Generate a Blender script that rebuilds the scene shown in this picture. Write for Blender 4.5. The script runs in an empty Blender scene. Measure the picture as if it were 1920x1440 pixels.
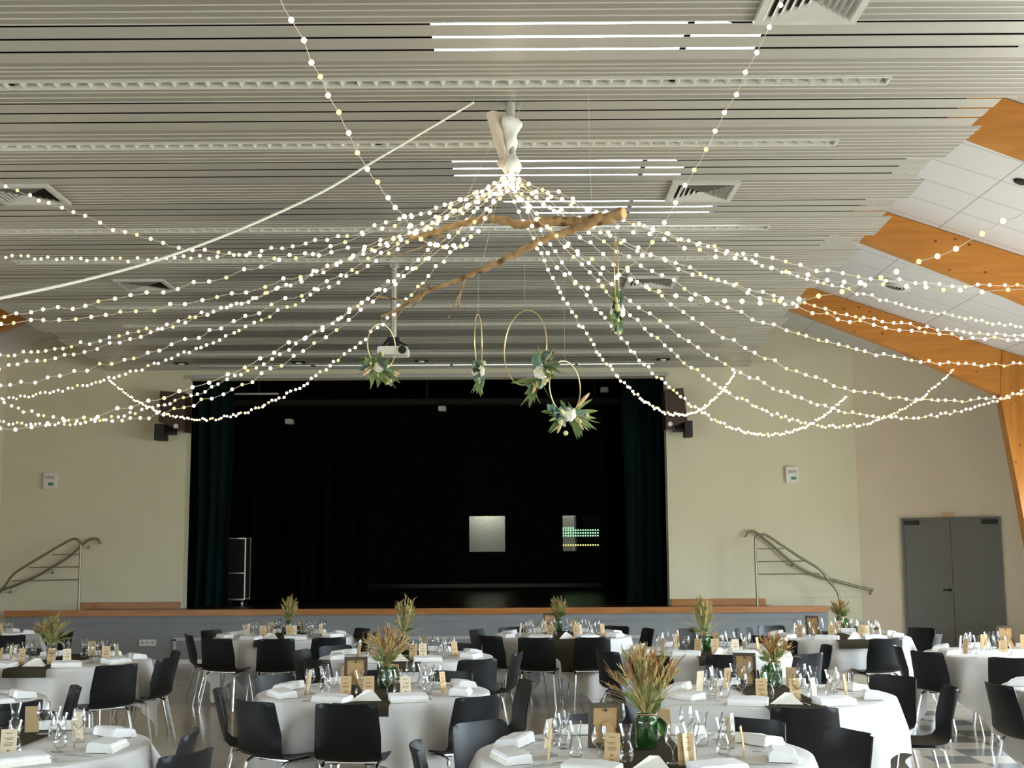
import bpy, math, random
import numpy as np
from mathutils import Vector, Matrix, Euler
random.seed(7)
rng = np.random.default_rng(7)
PI = math.pi
C = bpy.context.scene
COL = C.collection

# ------------------------------------------------------------------ camera
FPX = 2400.0
CAMH = 1.8
TH = math.atan(316 / FPX)
RHO = 0.006
Fv = Vector((0, math.cos(TH), math.sin(TH)))
R0 = Vector((1, 0, 0))
U0 = Vector((0, -math.sin(TH), math.cos(TH)))
Rv = R0 * math.cos(RHO) - U0 * math.sin(RHO)
Uv = R0 * math.sin(RHO) + U0 * math.cos(RHO)
ORI = Vector((0, 0, CAMH))
camd = bpy.data.cameras.new('camera')
cam = bpy.data.objects.new('camera', camd)
COL.objects.link(cam)
camd.sensor_fit = 'HORIZONTAL'
camd.sensor_width = 36.0
camd.lens = FPX / 1920 * 36.0
camd.clip_end = 200
M = Matrix.Identity(4)
for i in range(3):
    M[i][0] = Rv[i]; M[i][1] = Uv[i]; M[i][2] = -Fv[i]; M[i][3] = ORI[i]
cam.matrix_world = M
C.camera = cam


def ray(px, py):
    return Fv + Rv * ((px - 960) / FPX) + Uv * ((720 - py) / FPX)


def atz(px, py, z):
    r = ray(px, py)
    return ORI + r * ((z - CAMH) / r.z)


def aty(px, py, Y):
    r = ray(px, py)
    return ORI + r * (Y / r.y)


def proj(P):
    v = Vector(P) - ORI
    d = v.dot(Fv)
    if d < 0.1:
        return (-9999, -9999)
    return (960 + FPX * v.dot(Rv) / d, 720 - FPX * v.dot(Uv) / d)


# ------------------------------------------------------------------ daylight and exposure
W = bpy.data.worlds.new('sky')
C.world = W
W.use_nodes = True
nt = W.node_tree
nt.nodes.clear()
o_ = nt.nodes.new('ShaderNodeOutputWorld')
b_ = nt.nodes.new('ShaderNodeBackground')
tc_ = nt.nodes.new('ShaderNodeTexCoord')
sx_ = nt.nodes.new('ShaderNodeSeparateXYZ')
cr_ = nt.nodes.new('ShaderNodeValToRGB')
nt.links.new(tc_.outputs['Generated'], sx_.inputs[0])
nt.links.new(sx_.outputs[2], cr_.inputs[0])
cr_.color_ramp.elements[0].position = 0.0
cr_.color_ramp.elements[0].color = (0.42, 0.44, 0.40, 1)
cr_.color_ramp.elements[1].position = 0.08
cr_.color_ramp.elements[1].color = (0.72, 0.87, 1.0, 1)
nt.links.new(cr_.outputs[0], b_.inputs[0])
b_.inputs[1].default_value = 22.5
nt.links.new(b_.outputs[0], o_.inputs[0])
C.view_settings.view_transform = 'Standard'
C.view_settings.look = 'None'
C.view_settings.gamma = 1.0
C.view_settings.exposure = 0.1
C.view_settings.use_curve_mapping = False
C.cycles.max_bounces = 10
C.cycles.diffuse_bounces = 6
C.cycles.transparent_max_bounces = 24
C.cycles.caustics_reflective = False
C.cycles.caustics_refractive = False
C.cycles.use_denoising = True
C.cycles.sample_clamp_indirect = 6.0

# window openings of the hall (side, y0, y1, z0, z1)
XR, XL, XC = 8.35, -11.25, -1.45
WIN_R = [(-3.2, 2.8, 0.35, 3.0), (3.9, 6.9, 0.35, 3.0), (7.8, 10.9, 0.35, 3.0), (11.7, 14.7, 0.35, 3.0), (16.0, 18.6, 0.35, 2.7)]
FILL_WIN_L = [(-3.0, 2.5, 0.9, 2.9), (4.0, 8.5, 0.9, 2.9)]  # left openings are added to fill the dim side with light


def portal(name, loc, rot, sx, sy):
    ld = bpy.data.lights.new(name, 'AREA')
    ld.shape = 'RECTANGLE'
    ld.size = sx
    ld.size_y = sy
    ld.cycles.is_portal = True
    o = bpy.data.objects.new(name, ld)
    o.location = loc
    o.rotation_euler = rot
    COL.objects.link(o)


for (a, b, z0, z1) in WIN_R:
    portal('daylight_window', (XR + 0.05, (a + b) / 2, (z0 + z1) / 2), (0, PI / 2, 0), z1 - z0, b - a)
for (a, b, z0, z1) in FILL_WIN_L:
    portal('daylight_window', (XL - 0.05, (a + b) / 2, (z0 + z1) / 2), (0, -PI / 2, 0), z1 - z0, b - a)

# ------------------------------------------------------------------ materials
MAT = {}


def nodes_of(name):
    m = bpy.data.materials.new(name)
    m.use_nodes = True
    n = m.node_tree
    n.nodes.clear()
    out = n.nodes.new('ShaderNodeOutputMaterial')
    return m, n, out


def mat(name, col, rough=0.5, metal=0.0, var=0.08, scale=6.0, bump=0.0, bscale=60.0, stretch=(1, 1, 1), spec=0.5, emit=None, es=0.0, sheen=0.0, coat=0.0):
    m, n, out = nodes_of(name)
    p = n.nodes.new('ShaderNodeBsdfPrincipled')
    tc = n.nodes.new('ShaderNodeTexCoord')
    mp = n.nodes.new('ShaderNodeMapping')
    mp.inputs['Scale'].default_value = stretch
    n.links.new(tc.outputs['Object'], mp.inputs[0])
    nz = n.nodes.new('ShaderNodeTexNoise')
    nz.inputs['Scale'].default_value = scale
    nz.inputs['Detail'].default_value = 4
    n.links.new(mp.outputs[0], nz.inputs['Vector'])
    cr = n.nodes.new('ShaderNodeValToRGB')
    cr.color_ramp.elements[0].position = 0.3
    cr.color_ramp.elements[1].position = 0.7
    cr.color_ramp.elements[0].color = (*[max(0, c * (1 - var)) for c in col], 1)
    cr.color_ramp.elements[1].color = (*[min(1, c * (1 + var)) for c in col], 1)
    n.links.new(nz.outputs['Fac'], cr.inputs[0])
    n.links.new(cr.outputs[0], p.inputs['Base Color'])
    p.inputs['Roughness'].default_value = rough
    p.inputs['Metallic'].default_value = metal
    p.inputs['Specular IOR Level'].default_value = spec
    if sheen:
        p.inputs['Sheen Weight'].default_value = sheen
    if coat:
        p.inputs['Coat Weight'].default_value = coat
    if bump:
        n2 = n.nodes.new('ShaderNodeTexNoise')
        n2.inputs['Scale'].default_value = bscale
        n2.inputs['Detail'].default_value = 3
        n.links.new(mp.outputs[0], n2.inputs['Vector'])
        bp = n.nodes.new('ShaderNodeBump')
        bp.inputs['Strength'].default_value = bump
        bp.inputs['Distance'].default_value = 0.01
        n.links.new(n2.outputs['Fac'], bp.inputs['Height'])
        n.links.new(bp.outputs[0], p.inputs['Normal'])
    if emit:
        p.inputs['Emission Color'].default_value = (*emit, 1)
        p.inputs['Emission Strength'].default_value = es
    n.links.new(p.outputs[0], out.inputs[0])
    MAT[name] = m
    return m


def thin_glass(name, tint, gl=0.06, rough=0.02, body=0.0, bodycol=(1, 1, 1)):
    m, n, out = nodes_of(name)
    tr = n.nodes.new('ShaderNodeBsdfTransparent')
    tr.inputs[0].default_value = (*tint, 1)
    g = n.nodes.new('ShaderNodeBsdfGlossy')
    g.inputs['Roughness'].default_value = rough
    lw = n.nodes.new('ShaderNodeLayerWeight')
    lw.inputs['Blend'].default_value = 0.28
    ma = n.nodes.new('ShaderNodeMath')
    ma.operation = 'MULTIPLY_ADD'
    ma.inputs[1].default_value = 0.75
    ma.inputs[2].default_value = gl
    n.links.new(lw.outputs['Fresnel'], ma.inputs[0])
    mx = n.nodes.new('ShaderNodeMixShader')
    n.links.new(ma.outputs[0], mx.inputs[0])
    n.links.new(tr.outputs[0], mx.inputs[1])
    n.links.new(g.outputs[0], mx.inputs[2])
    last = mx
    if body:
        nz = n.nodes.new('ShaderNodeTexNoise')
        nz.inputs['Scale'].default_value = 18
        d = n.nodes.new('ShaderNodeBsdfDiffuse')
        d.inputs[0].default_value = (*bodycol, 1)
        mm = n.nodes.new('ShaderNodeMath')
        mm.operation = 'MULTIPLY'
        mm.inputs[1].default_value = body * 2
        n.links.new(nz.outputs['Fac'], mm.inputs[0])
        m2 = n.nodes.new('ShaderNodeMixShader')
        n.links.new(mm.outputs[0], m2.inputs[0])
        n.links.new(mx.outputs[0], m2.inputs[1])
        n.links.new(d.outputs[0], m2.inputs[2])
        last = m2
    n.links.new(last.outputs[0], out.inputs[0])
    MAT[name] = m
    return m


def grid_mat(name, col, line, bw, bh, mortar, rough, offset=0.0, var=0.04, axes='XY', spec=0.5, scale=1.0, cols2=None):
    m, n, out = nodes_of(name)
    p = n.nodes.new('ShaderNodeBsdfPrincipled')
    tc = n.nodes.new('ShaderNodeTexCoord')
    mp = n.nodes.new('ShaderNodeMapping')
    n.links.new(tc.outputs['Object'], mp.inputs[0])
    if axes == 'XZ':
        mp.inputs['Rotation'].default_value = (PI / 2, 0, 0)
    br = n.nodes.new('ShaderNodeTexBrick')
    br.offset = offset
    br.squash = 1.0
    br.inputs['Color1'].default_value = (*[c * (1 - var) for c in col], 1)
    br.inputs['Color2'].default_value = (*[min(1, c * (1 + var)) for c in col], 1)
    br.inputs['Mortar'].default_value = (*line, 1)
    br.inputs['Scale'].default_value = scale
    br.inputs['Mortar Size'].default_value = mortar
    br.inputs['Mortar Smooth'].default_value = 0.1
    br.inputs['Brick Width'].default_value = bw
    br.inputs['Row Height'].default_value = bh
    n.links.new(mp.outputs[0], br.inputs['Vector'])
    n.links.new(br.outputs['Color'], p.inputs['Base Color'])
    p.inputs['Roughness'].default_value = rough
    p.inputs['Specular IOR Level'].default_value = spec
    n.links.new(p.outputs[0], out.inputs[0])
    MAT[name] = m
    return m, n, br, p


def wood_mat(name, c1, c2, knot, stretch, rough=0.45, knots=True):
    m, n, out = nodes_of(name)
    p = n.nodes.new('ShaderNodeBsdfPrincipled')
    tc = n.nodes.new('ShaderNodeTexCoord')
    mp = n.nodes.new('ShaderNodeMapping')
    mp.inputs['Scale'].default_value = stretch
    n.links.new(tc.outputs['Object'], mp.inputs[0])
    nz = n.nodes.new('ShaderNodeTexNoise')
    nz.inputs['Scale'].default_value = 3.0
    nz.inputs['Detail'].default_value = 6
    n.links.new(mp.outputs[0], nz.inputs['Vector'])
    cr = n.nodes.new('ShaderNodeValToRGB')
    cr.color_ramp.elements[0].position = 0.3
    cr.color_ramp.elements[1].position = 0.72
    cr.color_ramp.elements[0].color = (*c1, 1)
    cr.color_ramp.elements[1].color = (*c2, 1)
    n.links.new(nz.outputs['Fac'], cr.inputs[0])
    last = cr.outputs[0]
    if knots:
        vo = n.nodes.new('ShaderNodeTexVoronoi')
        vo.inputs['Scale'].default_value = 11.0 if name == 'bark' else 5.0
        m3 = n.nodes.new('ShaderNodeMapping')
        m3.inputs['Scale'].default_value = (0.8, 0, 1.2) if name.startswith('glulam') else (1, 1, 1)
        n.links.new(tc.outputs['Object'], m3.inputs[0])
        n.links.new(m3.outputs[0], vo.inputs['Vector'])
        c3 = n.nodes.new('ShaderNodeValToRGB')
        c3.color_ramp.elements[0].position = 0.16 if name == 'bark' else 0.06
        c3.color_ramp.elements[0].color = (1, 1, 1, 1)
        c3.color_ramp.elements[1].position = 0.40 if name == 'bark' else 0.11
        c3.color_ramp.elements[1].color = (0, 0, 0, 1)
        n.links.new(vo.outputs['Distance'], c3.inputs[0])
        mx = n.nodes.new('ShaderNodeMix')
        mx.data_type = 'RGBA'
        n.links.new(c3.outputs[0], mx.inputs[0])
        n.links.new(last, mx.inputs[6])
        mx.inputs[7].default_value = (*knot, 1)
        last = mx.outputs[2]
    n.links.new(last, p.inputs['Base Color'])
    p.inputs['Roughness'].default_value = rough
    n.links.new(p.outputs[0], out.inputs[0])
    MAT[name] = m
    return m


mat('wall_paint', (0.72, 0.695, 0.52), 0.85, var=0.02, scale=2, spec=0.2)
mat('wall_paint_warm', (0.74, 0.655, 0.51), 0.85, var=0.02, scale=2, spec=0.2)
mat('white_paint', (0.82, 0.82, 0.80), 0.7, var=0.02)
mat('slat_narrow', (0.30, 0.280, 0.238), 0.42, metal=0.2, var=0.05, scale=1.2, stretch=(0.4, 4, 1))
mat('slat_metal', (0.455, 0.44, 0.395), 0.36, metal=0.3, var=0.05, scale=1.2, stretch=(0.4, 4, 1))
mat('lip_metal', (0.62, 0.60, 0.54), 0.35, metal=0.2, var=0.04)
mat('plenum_black', (0.012, 0.011, 0.010), 0.95, var=0.2, spec=0.1)
mat('louvre_white', (0.68, 0.67, 0.61), 0.3, metal=0.2, var=0.06, scale=14)
mat('louvre_mirror', (0.30, 0.29, 0.26), 0.15, metal=0.8, var=0.35, scale=25)
mat('vent_grey', (0.52, 0.51, 0.47), 0.4, var=0.05)
mat('dark_gap', (0.02, 0.02, 0.02), 0.9, var=0.1)
wood_mat('glulam', (0.46, 0.17, 0.022), (0.60, 0.25, 0.040), (0.13, 0.04, 0.010), (0.5, 1, 5), 0.4)
wood_mat('glulam_post', (0.46, 0.17, 0.022), (0.60, 0.25, 0.040), (0.13, 0.04, 0.010), (5, 1, 0.5), 0.4)
wood_mat('stage_wood', (0.36, 0.14, 0.035), (0.50, 0.21, 0.055), (0.2, 0.08, 0.02), (0.6, 6, 6), 0.3, knots=False)
wood_mat('stage_dark_wood', (0.020, 0.012, 0.007), (0.034, 0.018, 0.009), (0.02, 0.01, 0.005), (6, 0.6, 6), 0.28, knots=False)
mat('fascia_grey', (0.255, 0.27, 0.275), 0.6, var=0.05, scale=3)
mat('fascia_frame', (0.50, 0.49, 0.46), 0.5, var=0.04)
mat('stage_black', (0.0025, 0.0025, 0.0025), 0.95, var=0.3, spec=0.05)
mat('stage_panel', (0.010, 0.0095, 0.007), 0.8, var=0.3, spec=0.2)
mat('curtain_green', (0.002, 0.010, 0.011), 0.9, var=0.3, scale=4, stretch=(6, 6, 0.3), spec=0.1)
mat('door_grey', (0.13, 0.13, 0.11), 0.45, var=0.05, scale=3)
mat('black_plastic', (0.0045, 0.0045, 0.0055), 0.42, var=0.15, scale=30, bump=0.08, bscale=400, spec=0.35)
mat('chrome', (0.80, 0.80, 0.78), 0.16, metal=1.0, var=0.03)
mat('steel_rail', (0.27, 0.245, 0.185), 0.32, metal=0.85, var=0.06)
mat('table_board', (0.62, 0.52, 0.38), 0.5, var=0.1, scale=9)
mat('table_leg', (0.60, 0.60, 0.60), 0.3, metal=0.7, var=0.05)
mat('tablecloth_white', (0.77, 0.755, 0.735), 0.9, var=0.02, scale=5, bump=0.15, bscale=30, spec=0.2, sheen=0.1)
mat('napkin_white', (0.90, 0.895, 0.88), 0.9, var=0.03, scale=10, spec=0.2)
mat('napkin_cream', (0.86, 0.83, 0.75), 0.9, var=0.03, scale=10, spec=0.2)
mat('runner_burlap', (0.060, 0.050, 0.030), 0.95, var=0.35, scale=160, bump=0.3, bscale=200, spec=0.1)
mat('kraft', (0.62, 0.44, 0.24), 0.85, var=0.08, scale=40, spec=0.2)
mat('kraft_pale', (0.74, 0.62, 0.44), 0.85, var=0.06, scale=40, spec=0.2)
mat('kraft_edge', (0.85, 0.74, 0.55), 0.85, var=0.05)
mat('ink', (0.16, 0.10, 0.05), 0.8, var=0.2)
mat('mdf', (0.52, 0.33, 0.15), 0.75, var=0.1, scale=20)
mat('frame_dark', (0.10, 0.075, 0.05), 0.6, var=0.25, scale=30)
mat('photo_dark', (0.05, 0.05, 0.045), 0.35, var=0.3, scale=12)
mat('cutlery', (0.62, 0.61, 0.58), 0.2, metal=1.0, var=0.05)
mat('grass_tan', (0.46, 0.31, 0.13), 0.9, var=0.35, scale=25)
mat('grass_gold', (0.55, 0.42, 0.17), 0.9, var=0.35, scale=25)
mat('grass_rust', (0.36, 0.16, 0.07), 0.9, var=0.4, scale=25)
mat('grass_olive', (0.28, 0.27, 0.09), 0.9, var=0.35, scale=25)
mat('leaf_green', (0.17, 0.25, 0.075), 0.6, var=0.35, scale=20)
mat('leaf_blue', (0.18, 0.29, 0.24), 0.65, var=0.3, scale=20)
mat('petal_white', (0.90, 0.88, 0.80), 0.8, var=0.05, scale=20)
mat('bud_yellow', (0.72, 0.66, 0.36), 0.8, var=0.15, scale=20)
mat('dried_ear', (0.72, 0.50, 0.28), 0.85, var=0.2, scale=30)
mat('gold_metal', (0.72, 0.58, 0.30), 0.28, metal=0.85, var=0.06)
mat('thread', (0.62, 0.60, 0.56), 0.7, var=0.05)
wood_mat('bark', (0.26, 0.155, 0.07), (0.52, 0.35, 0.17), (0.12, 0.065, 0.03), (5, 5, 5), 0.9, knots=True)
mat('cut_wood', (0.78, 0.50, 0.22), 0.8, var=0.15, scale=12)
mat('fabric_white', (0.88, 0.86, 0.82), 0.9, var=0.03, bump=0.3, bscale=25)
mat('fabric_beige', (0.66, 0.56, 0.44), 0.9, var=0.08, bump=0.3, bscale=25)
mat('wire', (0.75, 0.66, 0.54), 0.5, var=0.05)
mat('rod_white', (0.82, 0.80, 0.72), 0.5, var=0.03)
mat('plastic_white', (0.78, 0.78, 0.73), 0.5, var=0.03)
mat('plastic_grey', (0.45, 0.46, 0.42), 0.5, var=0.05)
mat('sign_green', (0.05, 0.22, 0.12), 0.5, var=0.1)
mat('speaker_brown', (0.045, 0.022, 0.013), 0.5, var=0.2, scale=10)
mat('speaker_black', (0.012, 0.011, 0.010), 0.6, var=0.2)
mat('rubber_black', (0.015, 0.015, 0.015), 0.8, var=0.1)
mat('case_metal', (0.50, 0.49, 0.44), 0.35, metal=0.8, var=0.05)
mat('rubber_seal', (0.55, 0.30, 0.16), 0.7, var=0.05)
thin_glass('clear_glass', (0.985, 0.985, 0.98), 0.035)
thin_glass('green_glass', (0.52, 0.70, 0.48), 0.07, body=0.09, bodycol=(0.07, 0.17, 0.06))
thin_glass('pane_glass', (0.93, 0.96, 0.94), 0.02)
mat('wine_label_white', (0.82, 0.80, 0.74), 0.7, var=0.03)
mat('booth_wall', (0.50, 0.51, 0.46), 0.8, var=0.12, scale=30)


def emit_mat(name, col, s):
    m, n, out = nodes_of(name)
    e = n.nodes.new('ShaderNodeEmission')
    e.inputs[0].default_value = (*col, 1)
    e.inputs[1].default_value = s
    n.links.new(e.outputs[0], out.inputs[0])
    MAT[name] = m
    return m


emit_mat('bulb_warm', (1.0, 0.80, 0.55), 6.0)
emit_mat('bulb_yellow', (1.0, 0.80, 0.24), 2.6)
emit_mat('glow_green', (0.45, 1.0, 0.55), 1.6)
emit_mat('glow_yellow', (1.0, 0.85, 0.25), 1.6)
grid_mat('ceiling_tiles', (0.70, 0.70, 0.695), (0.46, 0.46, 0.45), 1.25, 0.62, 0.010, 0.9, var=0.01, spec=0.1)


def floor_mat():
    m, n, br, p = grid_mat('floor_tiles', (0.56, 0.485, 0.39), (0.30, 0.26, 0.21), 0.4, 0.4, 0.004, 0.16, var=0.05)
    # darker tiles laid in a chequered band along the window side
    tc = n.nodes.new('ShaderNodeTexCoord')
    ck = n.nodes.new('ShaderNodeTexChecker')
    ck.inputs['Scale'].default_value = 2.5
    ck.inputs['Color1'].default_value = (1, 1, 1, 1)
    ck.inputs['Color2'].default_value = (0, 0, 0, 1)
    n.links.new(tc.outputs['Object'], ck.inputs['Vector'])
    sx = n.nodes.new('ShaderNodeSeparateXYZ')
    n.links.new(tc.outputs['Object'], sx.inputs[0])
    g1 = n.nodes.new('ShaderNodeMath'); g1.operation = 'GREATER_THAN'; g1.inputs[1].default_value = 3.6
    l1 = n.nodes.new('ShaderNodeMath'); l1.operation = 'LESS_THAN'; l1.inputs[1].default_value = 4.8
    n.links.new(sx.outputs[0], g1.inputs[0]); n.links.new(sx.outputs[0], l1.inputs[0])
    mu = n.nodes.new('ShaderNodeMath'); mu.operation = 'MULTIPLY'
    n.links.new(g1.outputs[0], mu.inputs[0]); n.links.new(l1.outputs[0], mu.inputs[1])
    m2 = n.nodes.new('ShaderNodeMath'); m2.operation = 'MULTIPLY'
    n.links.new(mu.outputs[0], m2.inputs[0]); n.links.new(ck.outputs['Fac'], m2.inputs[1])
    mx = n.nodes.new('ShaderNodeMix'); mx.data_type = 'RGBA'
    n.links.new(m2.outputs[0], mx.inputs[0])
    n.links.new(br.outputs['Color'], mx.inputs[6])
    mx.inputs[7].default_value = (0.16, 0.16, 0.155, 1)
    nz = n.nodes.new('ShaderNodeTexNoise'); nz.inputs['Scale'].default_value = 1.5
    n.links.new(tc.outputs['Object'], nz.inputs['Vector'])
    hs = n.nodes.new('ShaderNodeHueSaturation')
    mr = n.nodes.new('ShaderNodeMapRange')
    mr.inputs['To Min'].default_value = 0.88
    mr.inputs['To Max'].default_value = 1.08
    n.links.new(nz.outputs['Fac'], mr.inputs['Value'])
    n.links.new(mr.outputs[0], hs.inputs['Value'])
    n.links.new(mx.outputs[2], hs.inputs['Color'])
    n.links.new(hs.outputs[0], p.inputs['Base Color'])


floor_mat()


# ------------------------------------------------------------------ mesh builder
class MB:
    def __init__(self):
        self.v = []
        self.f = []
        self.mi = []
        self.cur = 0

    def add(self, vs, fs):
        b = len(self.v)
        self.v.extend([tuple(x) for x in vs])
        self.f.extend([tuple(b + i for i in f) for f in fs])
        self.mi.extend([self.cur] * len(fs))
        return self

    def box(self, c, s, rot=None, taper=1.0):
        x, y, z = s[0] / 2, s[1] / 2, s[2] / 2
        vs = [Vector((sx * x * (taper if sz > 0 else 1), sy * y * (taper if sz > 0 else 1), sz * z)) for sz in (-1, 1) for sy in (-1, 1) for sx in (-1, 1)]
        if rot is not None:
            vs = [rot @ v for v in vs]
        c = Vector(c)
        self.add([v + c for v in vs], [(0, 2, 3, 1), (4, 5, 7, 6), (0, 1, 5, 4), (2, 6, 7, 3), (0, 4, 6, 2), (1, 3, 7, 5)])
        return self

    def rbox(self, c, s, r, rot=None, seg=3):
        """box with rounded vertical-profile edges (rounded rectangle in x-z, extruded along y)"""
        hx, hz = s[0] / 2 - r, s[2] / 2 - r
        pts = []
        for (cx, cz, a0) in ((hx, hz, 0), (-hx, hz, PI / 2), (-hx, -hz, PI), (hx, -hz, 1.5 * PI)):
            for k in range(seg + 1):
                a = a0 + PI / 2 * k / seg
                pts.append((cx + r * math.cos(a), cz + r * math.sin(a)))
        n = len(pts)
        vs = [Vector((p[0], y, p[1])) for y in (-s[1] / 2, s[1] / 2) for p in pts]
        if rot is not None:
            vs = [rot @ v for v in vs]
        c = Vector(c)
        fs = [(i, (i + 1) % n, n + (i + 1) % n, n + i) for i in range(n)]
        fs += [tuple(range(n - 1, -1, -1)), tuple(range(n, 2 * n))]
        self.add([v + c for v in vs], fs)
        return self

    def prism(self, pts, a, b, axis='y'):
        """polygon pts extruded between a and b along axis"""
        n = len(pts)
        if axis == 'y':
            vs = [(p[0], a, p[1]) for p in pts] + [(p[0], b, p[1]) for p in pts]
        elif axis == 'z':
            vs = [(p[0], p[1], a) for p in pts] + [(p[0], p[1], b) for p in pts]
        else:
            vs = [(a, p[0], p[1]) for p in pts] + [(b, p[0], p[1]) for p in pts]
        fs = [(i, (i + 1) % n, n + (i + 1) % n, n + i) for i in range(n)]
        fs += [tuple(range(n - 1, -1, -1)), tuple(range(n, 2 * n))]
        self.add(vs, fs)
        return self

    def tube(self, pts, r, seg=8, caps=True):
        pts = [Vector(p) for p in pts]
        n = len(pts)
        rs = r if hasattr(r, '__len__') else [r] * n
        up = Vector((0, 0, 1))
        d0 = (pts[1] - pts[0]).normalized()
        if abs(d0.dot(up)) > 0.95:
            up = Vector((1, 0, 0))
        x = d0.cross(up).normalized()
        vs = []
        for i in range(n):
            if i == 0:
                d = pts[1] - pts[0]
            elif i == n - 1:
                d = pts[-1] - pts[-2]
            else:
                d = pts[i + 1] - pts[i - 1]
            d.normalize()
            x = (x - d * x.dot(d))
            if x.length < 1e-6:
                x = d.orthogonal()
            x.normalize()
            y = d.cross(x)
            for k in range(seg):
                a = 2 * PI * k / seg
                vs.append(pts[i] + (x * math.cos(a) + y * math.sin(a)) * rs[i])
        fs = []
        for i in range(n - 1):
            for k in range(seg):
                a, b = i * seg + k, i * seg + (k + 1) % seg
                fs.append((a, b, b + seg, a + seg))
        if caps:
            fs.append(tuple(range(seg - 1, -1, -1)))
            fs.append(tuple((n - 1) * seg + k for k in range(seg)))
        self.add(vs, fs)
        return self

    def lathe(self, prof, seg=16, c=(0, 0, 0), rot=None, closed=False):
        c = Vector(c)
        vs = []
        for (r, z) in prof:
            for k in range(seg):
                a = 2 * PI * k / seg
                v = Vector((max(r, 1e-4) * math.cos(a), max(r, 1e-4) * math.sin(a), z))
                if rot is not None:
                    v = rot @ v
                vs.append(v + c)
        n = len(prof)
        fs = []
        for i in range(n - 1):
            for k in range(seg):
                a, b = i * seg + k, i * seg + (k + 1) % seg
                fs.append((a, b, b + seg, a + seg))
        self.add(vs, fs)
        return self

    def ball(self, c, r, seg=8, rings=6, sc=(1, 1, 1), rot=None):
        prof = [(math.sin(PI * i / rings), -math.cos(PI * i / rings)) for i in range(rings + 1)]
        c = Vector(c)
        vs = []
        for (pr, z) in prof:
            for k in range(seg):
                a = 2 * PI * k / seg
                v = Vector((max(pr, 1e-3) * math.cos(a) * r * sc[0], max(pr, 1e-3) * math.sin(a) * r * sc[1], z * r * sc[2]))
                if rot is not None:
                    v = rot @ v
                vs.append(v + c)
        fs = []
        for i in range(rings):
            for k in range(seg):
                a, b = i * seg + k, i * seg + (k + 1) % seg
                fs.append((a, b, b + seg, a + seg))
        self.add(vs, fs)
        return self

    def grid(self, P, thick=0.0):
        """P: list of rows of Vectors; thick > 0 gives it a back side"""
        nr, nc = len(P), len(P[0])
        vs = [p for r in P for p in r]
        fs = []
        for i in range(nr - 1):
            for j in range(nc - 1):
                fs.append((i * nc + j, i * nc + j + 1, (i + 1) * nc + j + 1, (i + 1) * nc + j))
        if thick:
            nv = []
            for i in range(nr):
                for j in range(nc):
                    a = P[min(i + 1, nr - 1)][j] - P[max(i - 1, 0)][j]
                    b = P[i][min(j + 1, nc - 1)] - P[i][max(j - 1, 0)]
                    nn = b.cross(a)
                    if nn.length < 1e-9:
                        nn = Vector((0, 0, 1))
                    nn.normalize()
                    nv.append(P[i][j] + nn * thick)
            o = nr * nc
            vs = vs + nv
            f2 = [tuple(o + k for k in reversed(f)) for f in fs]
            rim = []
            edge = [i for i in range(nc)] + [i * nc + nc - 1 for i in range(1, nr)] + [(nr - 1) * nc + j for j in range(nc - 2, -1, -1)] + [i * nc for i in range(nr - 2, 0, -1)]
            m = len(edge)
            for k in range(m):
                a, b = edge[k], edge[(k + 1) % m]
                rim.append((b, a, o + a, o + b))
            fs = fs + f2 + rim
        self.add(vs, fs)
        return self

    def leaf(self, base, d, L, w, nrm=None, bend=0.2, n=5):
        base = Vector(base)
        d = Vector(d).normalized()
        if nrm is None:
            nrm = Vector((random.gauss(0, 1), random.gauss(0, 1), random.gauss(0, 1)))
        s = d.cross(nrm)
        if s.length < 1e-5:
            s = d.orthogonal()
        s.normalize()
        nn = s.cross(d).normalized()
        rows = []
        for i in range(n + 1):
            t = i / n
            ww = w * math.sin(PI * (0.06 + 0.92 * t)) ** 0.8
            c = base + d * (L * t) - nn * (bend * L * t * t)
            rows.append([c - s * ww + nn * ww * 0.25, c, c + s * ww + nn * ww * 0.25])
        self.grid(rows, 0.0012)
        return self

    def build(self, name, material, parent=None, smooth=True, ang=40, loc=None, rotz=None):
        me = bpy.data.meshes.new(name)
        me.from_pydata(self.v, [], self.f)
        ms = material if isinstance(material, (list, tuple)) else [material]
        for m_ in ms:
            me.materials.append(MAT[m_])
        if len(ms) > 1:
            me.polygons.foreach_set('material_index', self.mi)
        if smooth:
            me.polygons.foreach_set('use_smooth', [True] * len(me.polygons))
            me.set_sharp_from_angle(angle=math.radians(ang))
        me.update()
        o = bpy.data.objects.new(name, me)
        COL.objects.link(o)
        if parent is not None:
            o.parent = parent
        if loc is not None:
            o.location = loc
        if rotz is not None:
            o.rotation_euler = (0, 0, rotz)
        return o


def tag(o, label, cat=None, group=None, kind=None):
    o['label'] = label
    if cat:
        o['category'] = cat
    if group:
        o['group'] = group
    if kind:
        o['kind'] = kind
    return o


def thing(name, label, cat, loc=(0, 0, 0), rotz=0.0, group=None):
    o = bpy.data.objects.new(name, None)
    o.empty_display_size = 0.1
    COL.objects.link(o)
    o.location = loc
    o.rotation_euler = (0, 0, rotz)
    tag(o, label, cat, group)
    return o


def struct(mb, name, material, label, cat, smooth=False, parent=None):
    o = mb.build(name, material, parent, smooth)
    if parent is None:
        tag(o, label, cat, kind='structure')
    return o


def kids(o):
    return list(KIDS.get(o.name, []))


KIDS = {}


def reg(o):
    """remember the child tree of a finished prototype"""
    KIDS[o.name] = [c for c in bpy.data.objects if c.parent == o]
    for c in KIDS[o.name]:
        KIDS[c.name] = [g for g in bpy.data.objects if g.parent == c]
    return o


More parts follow.
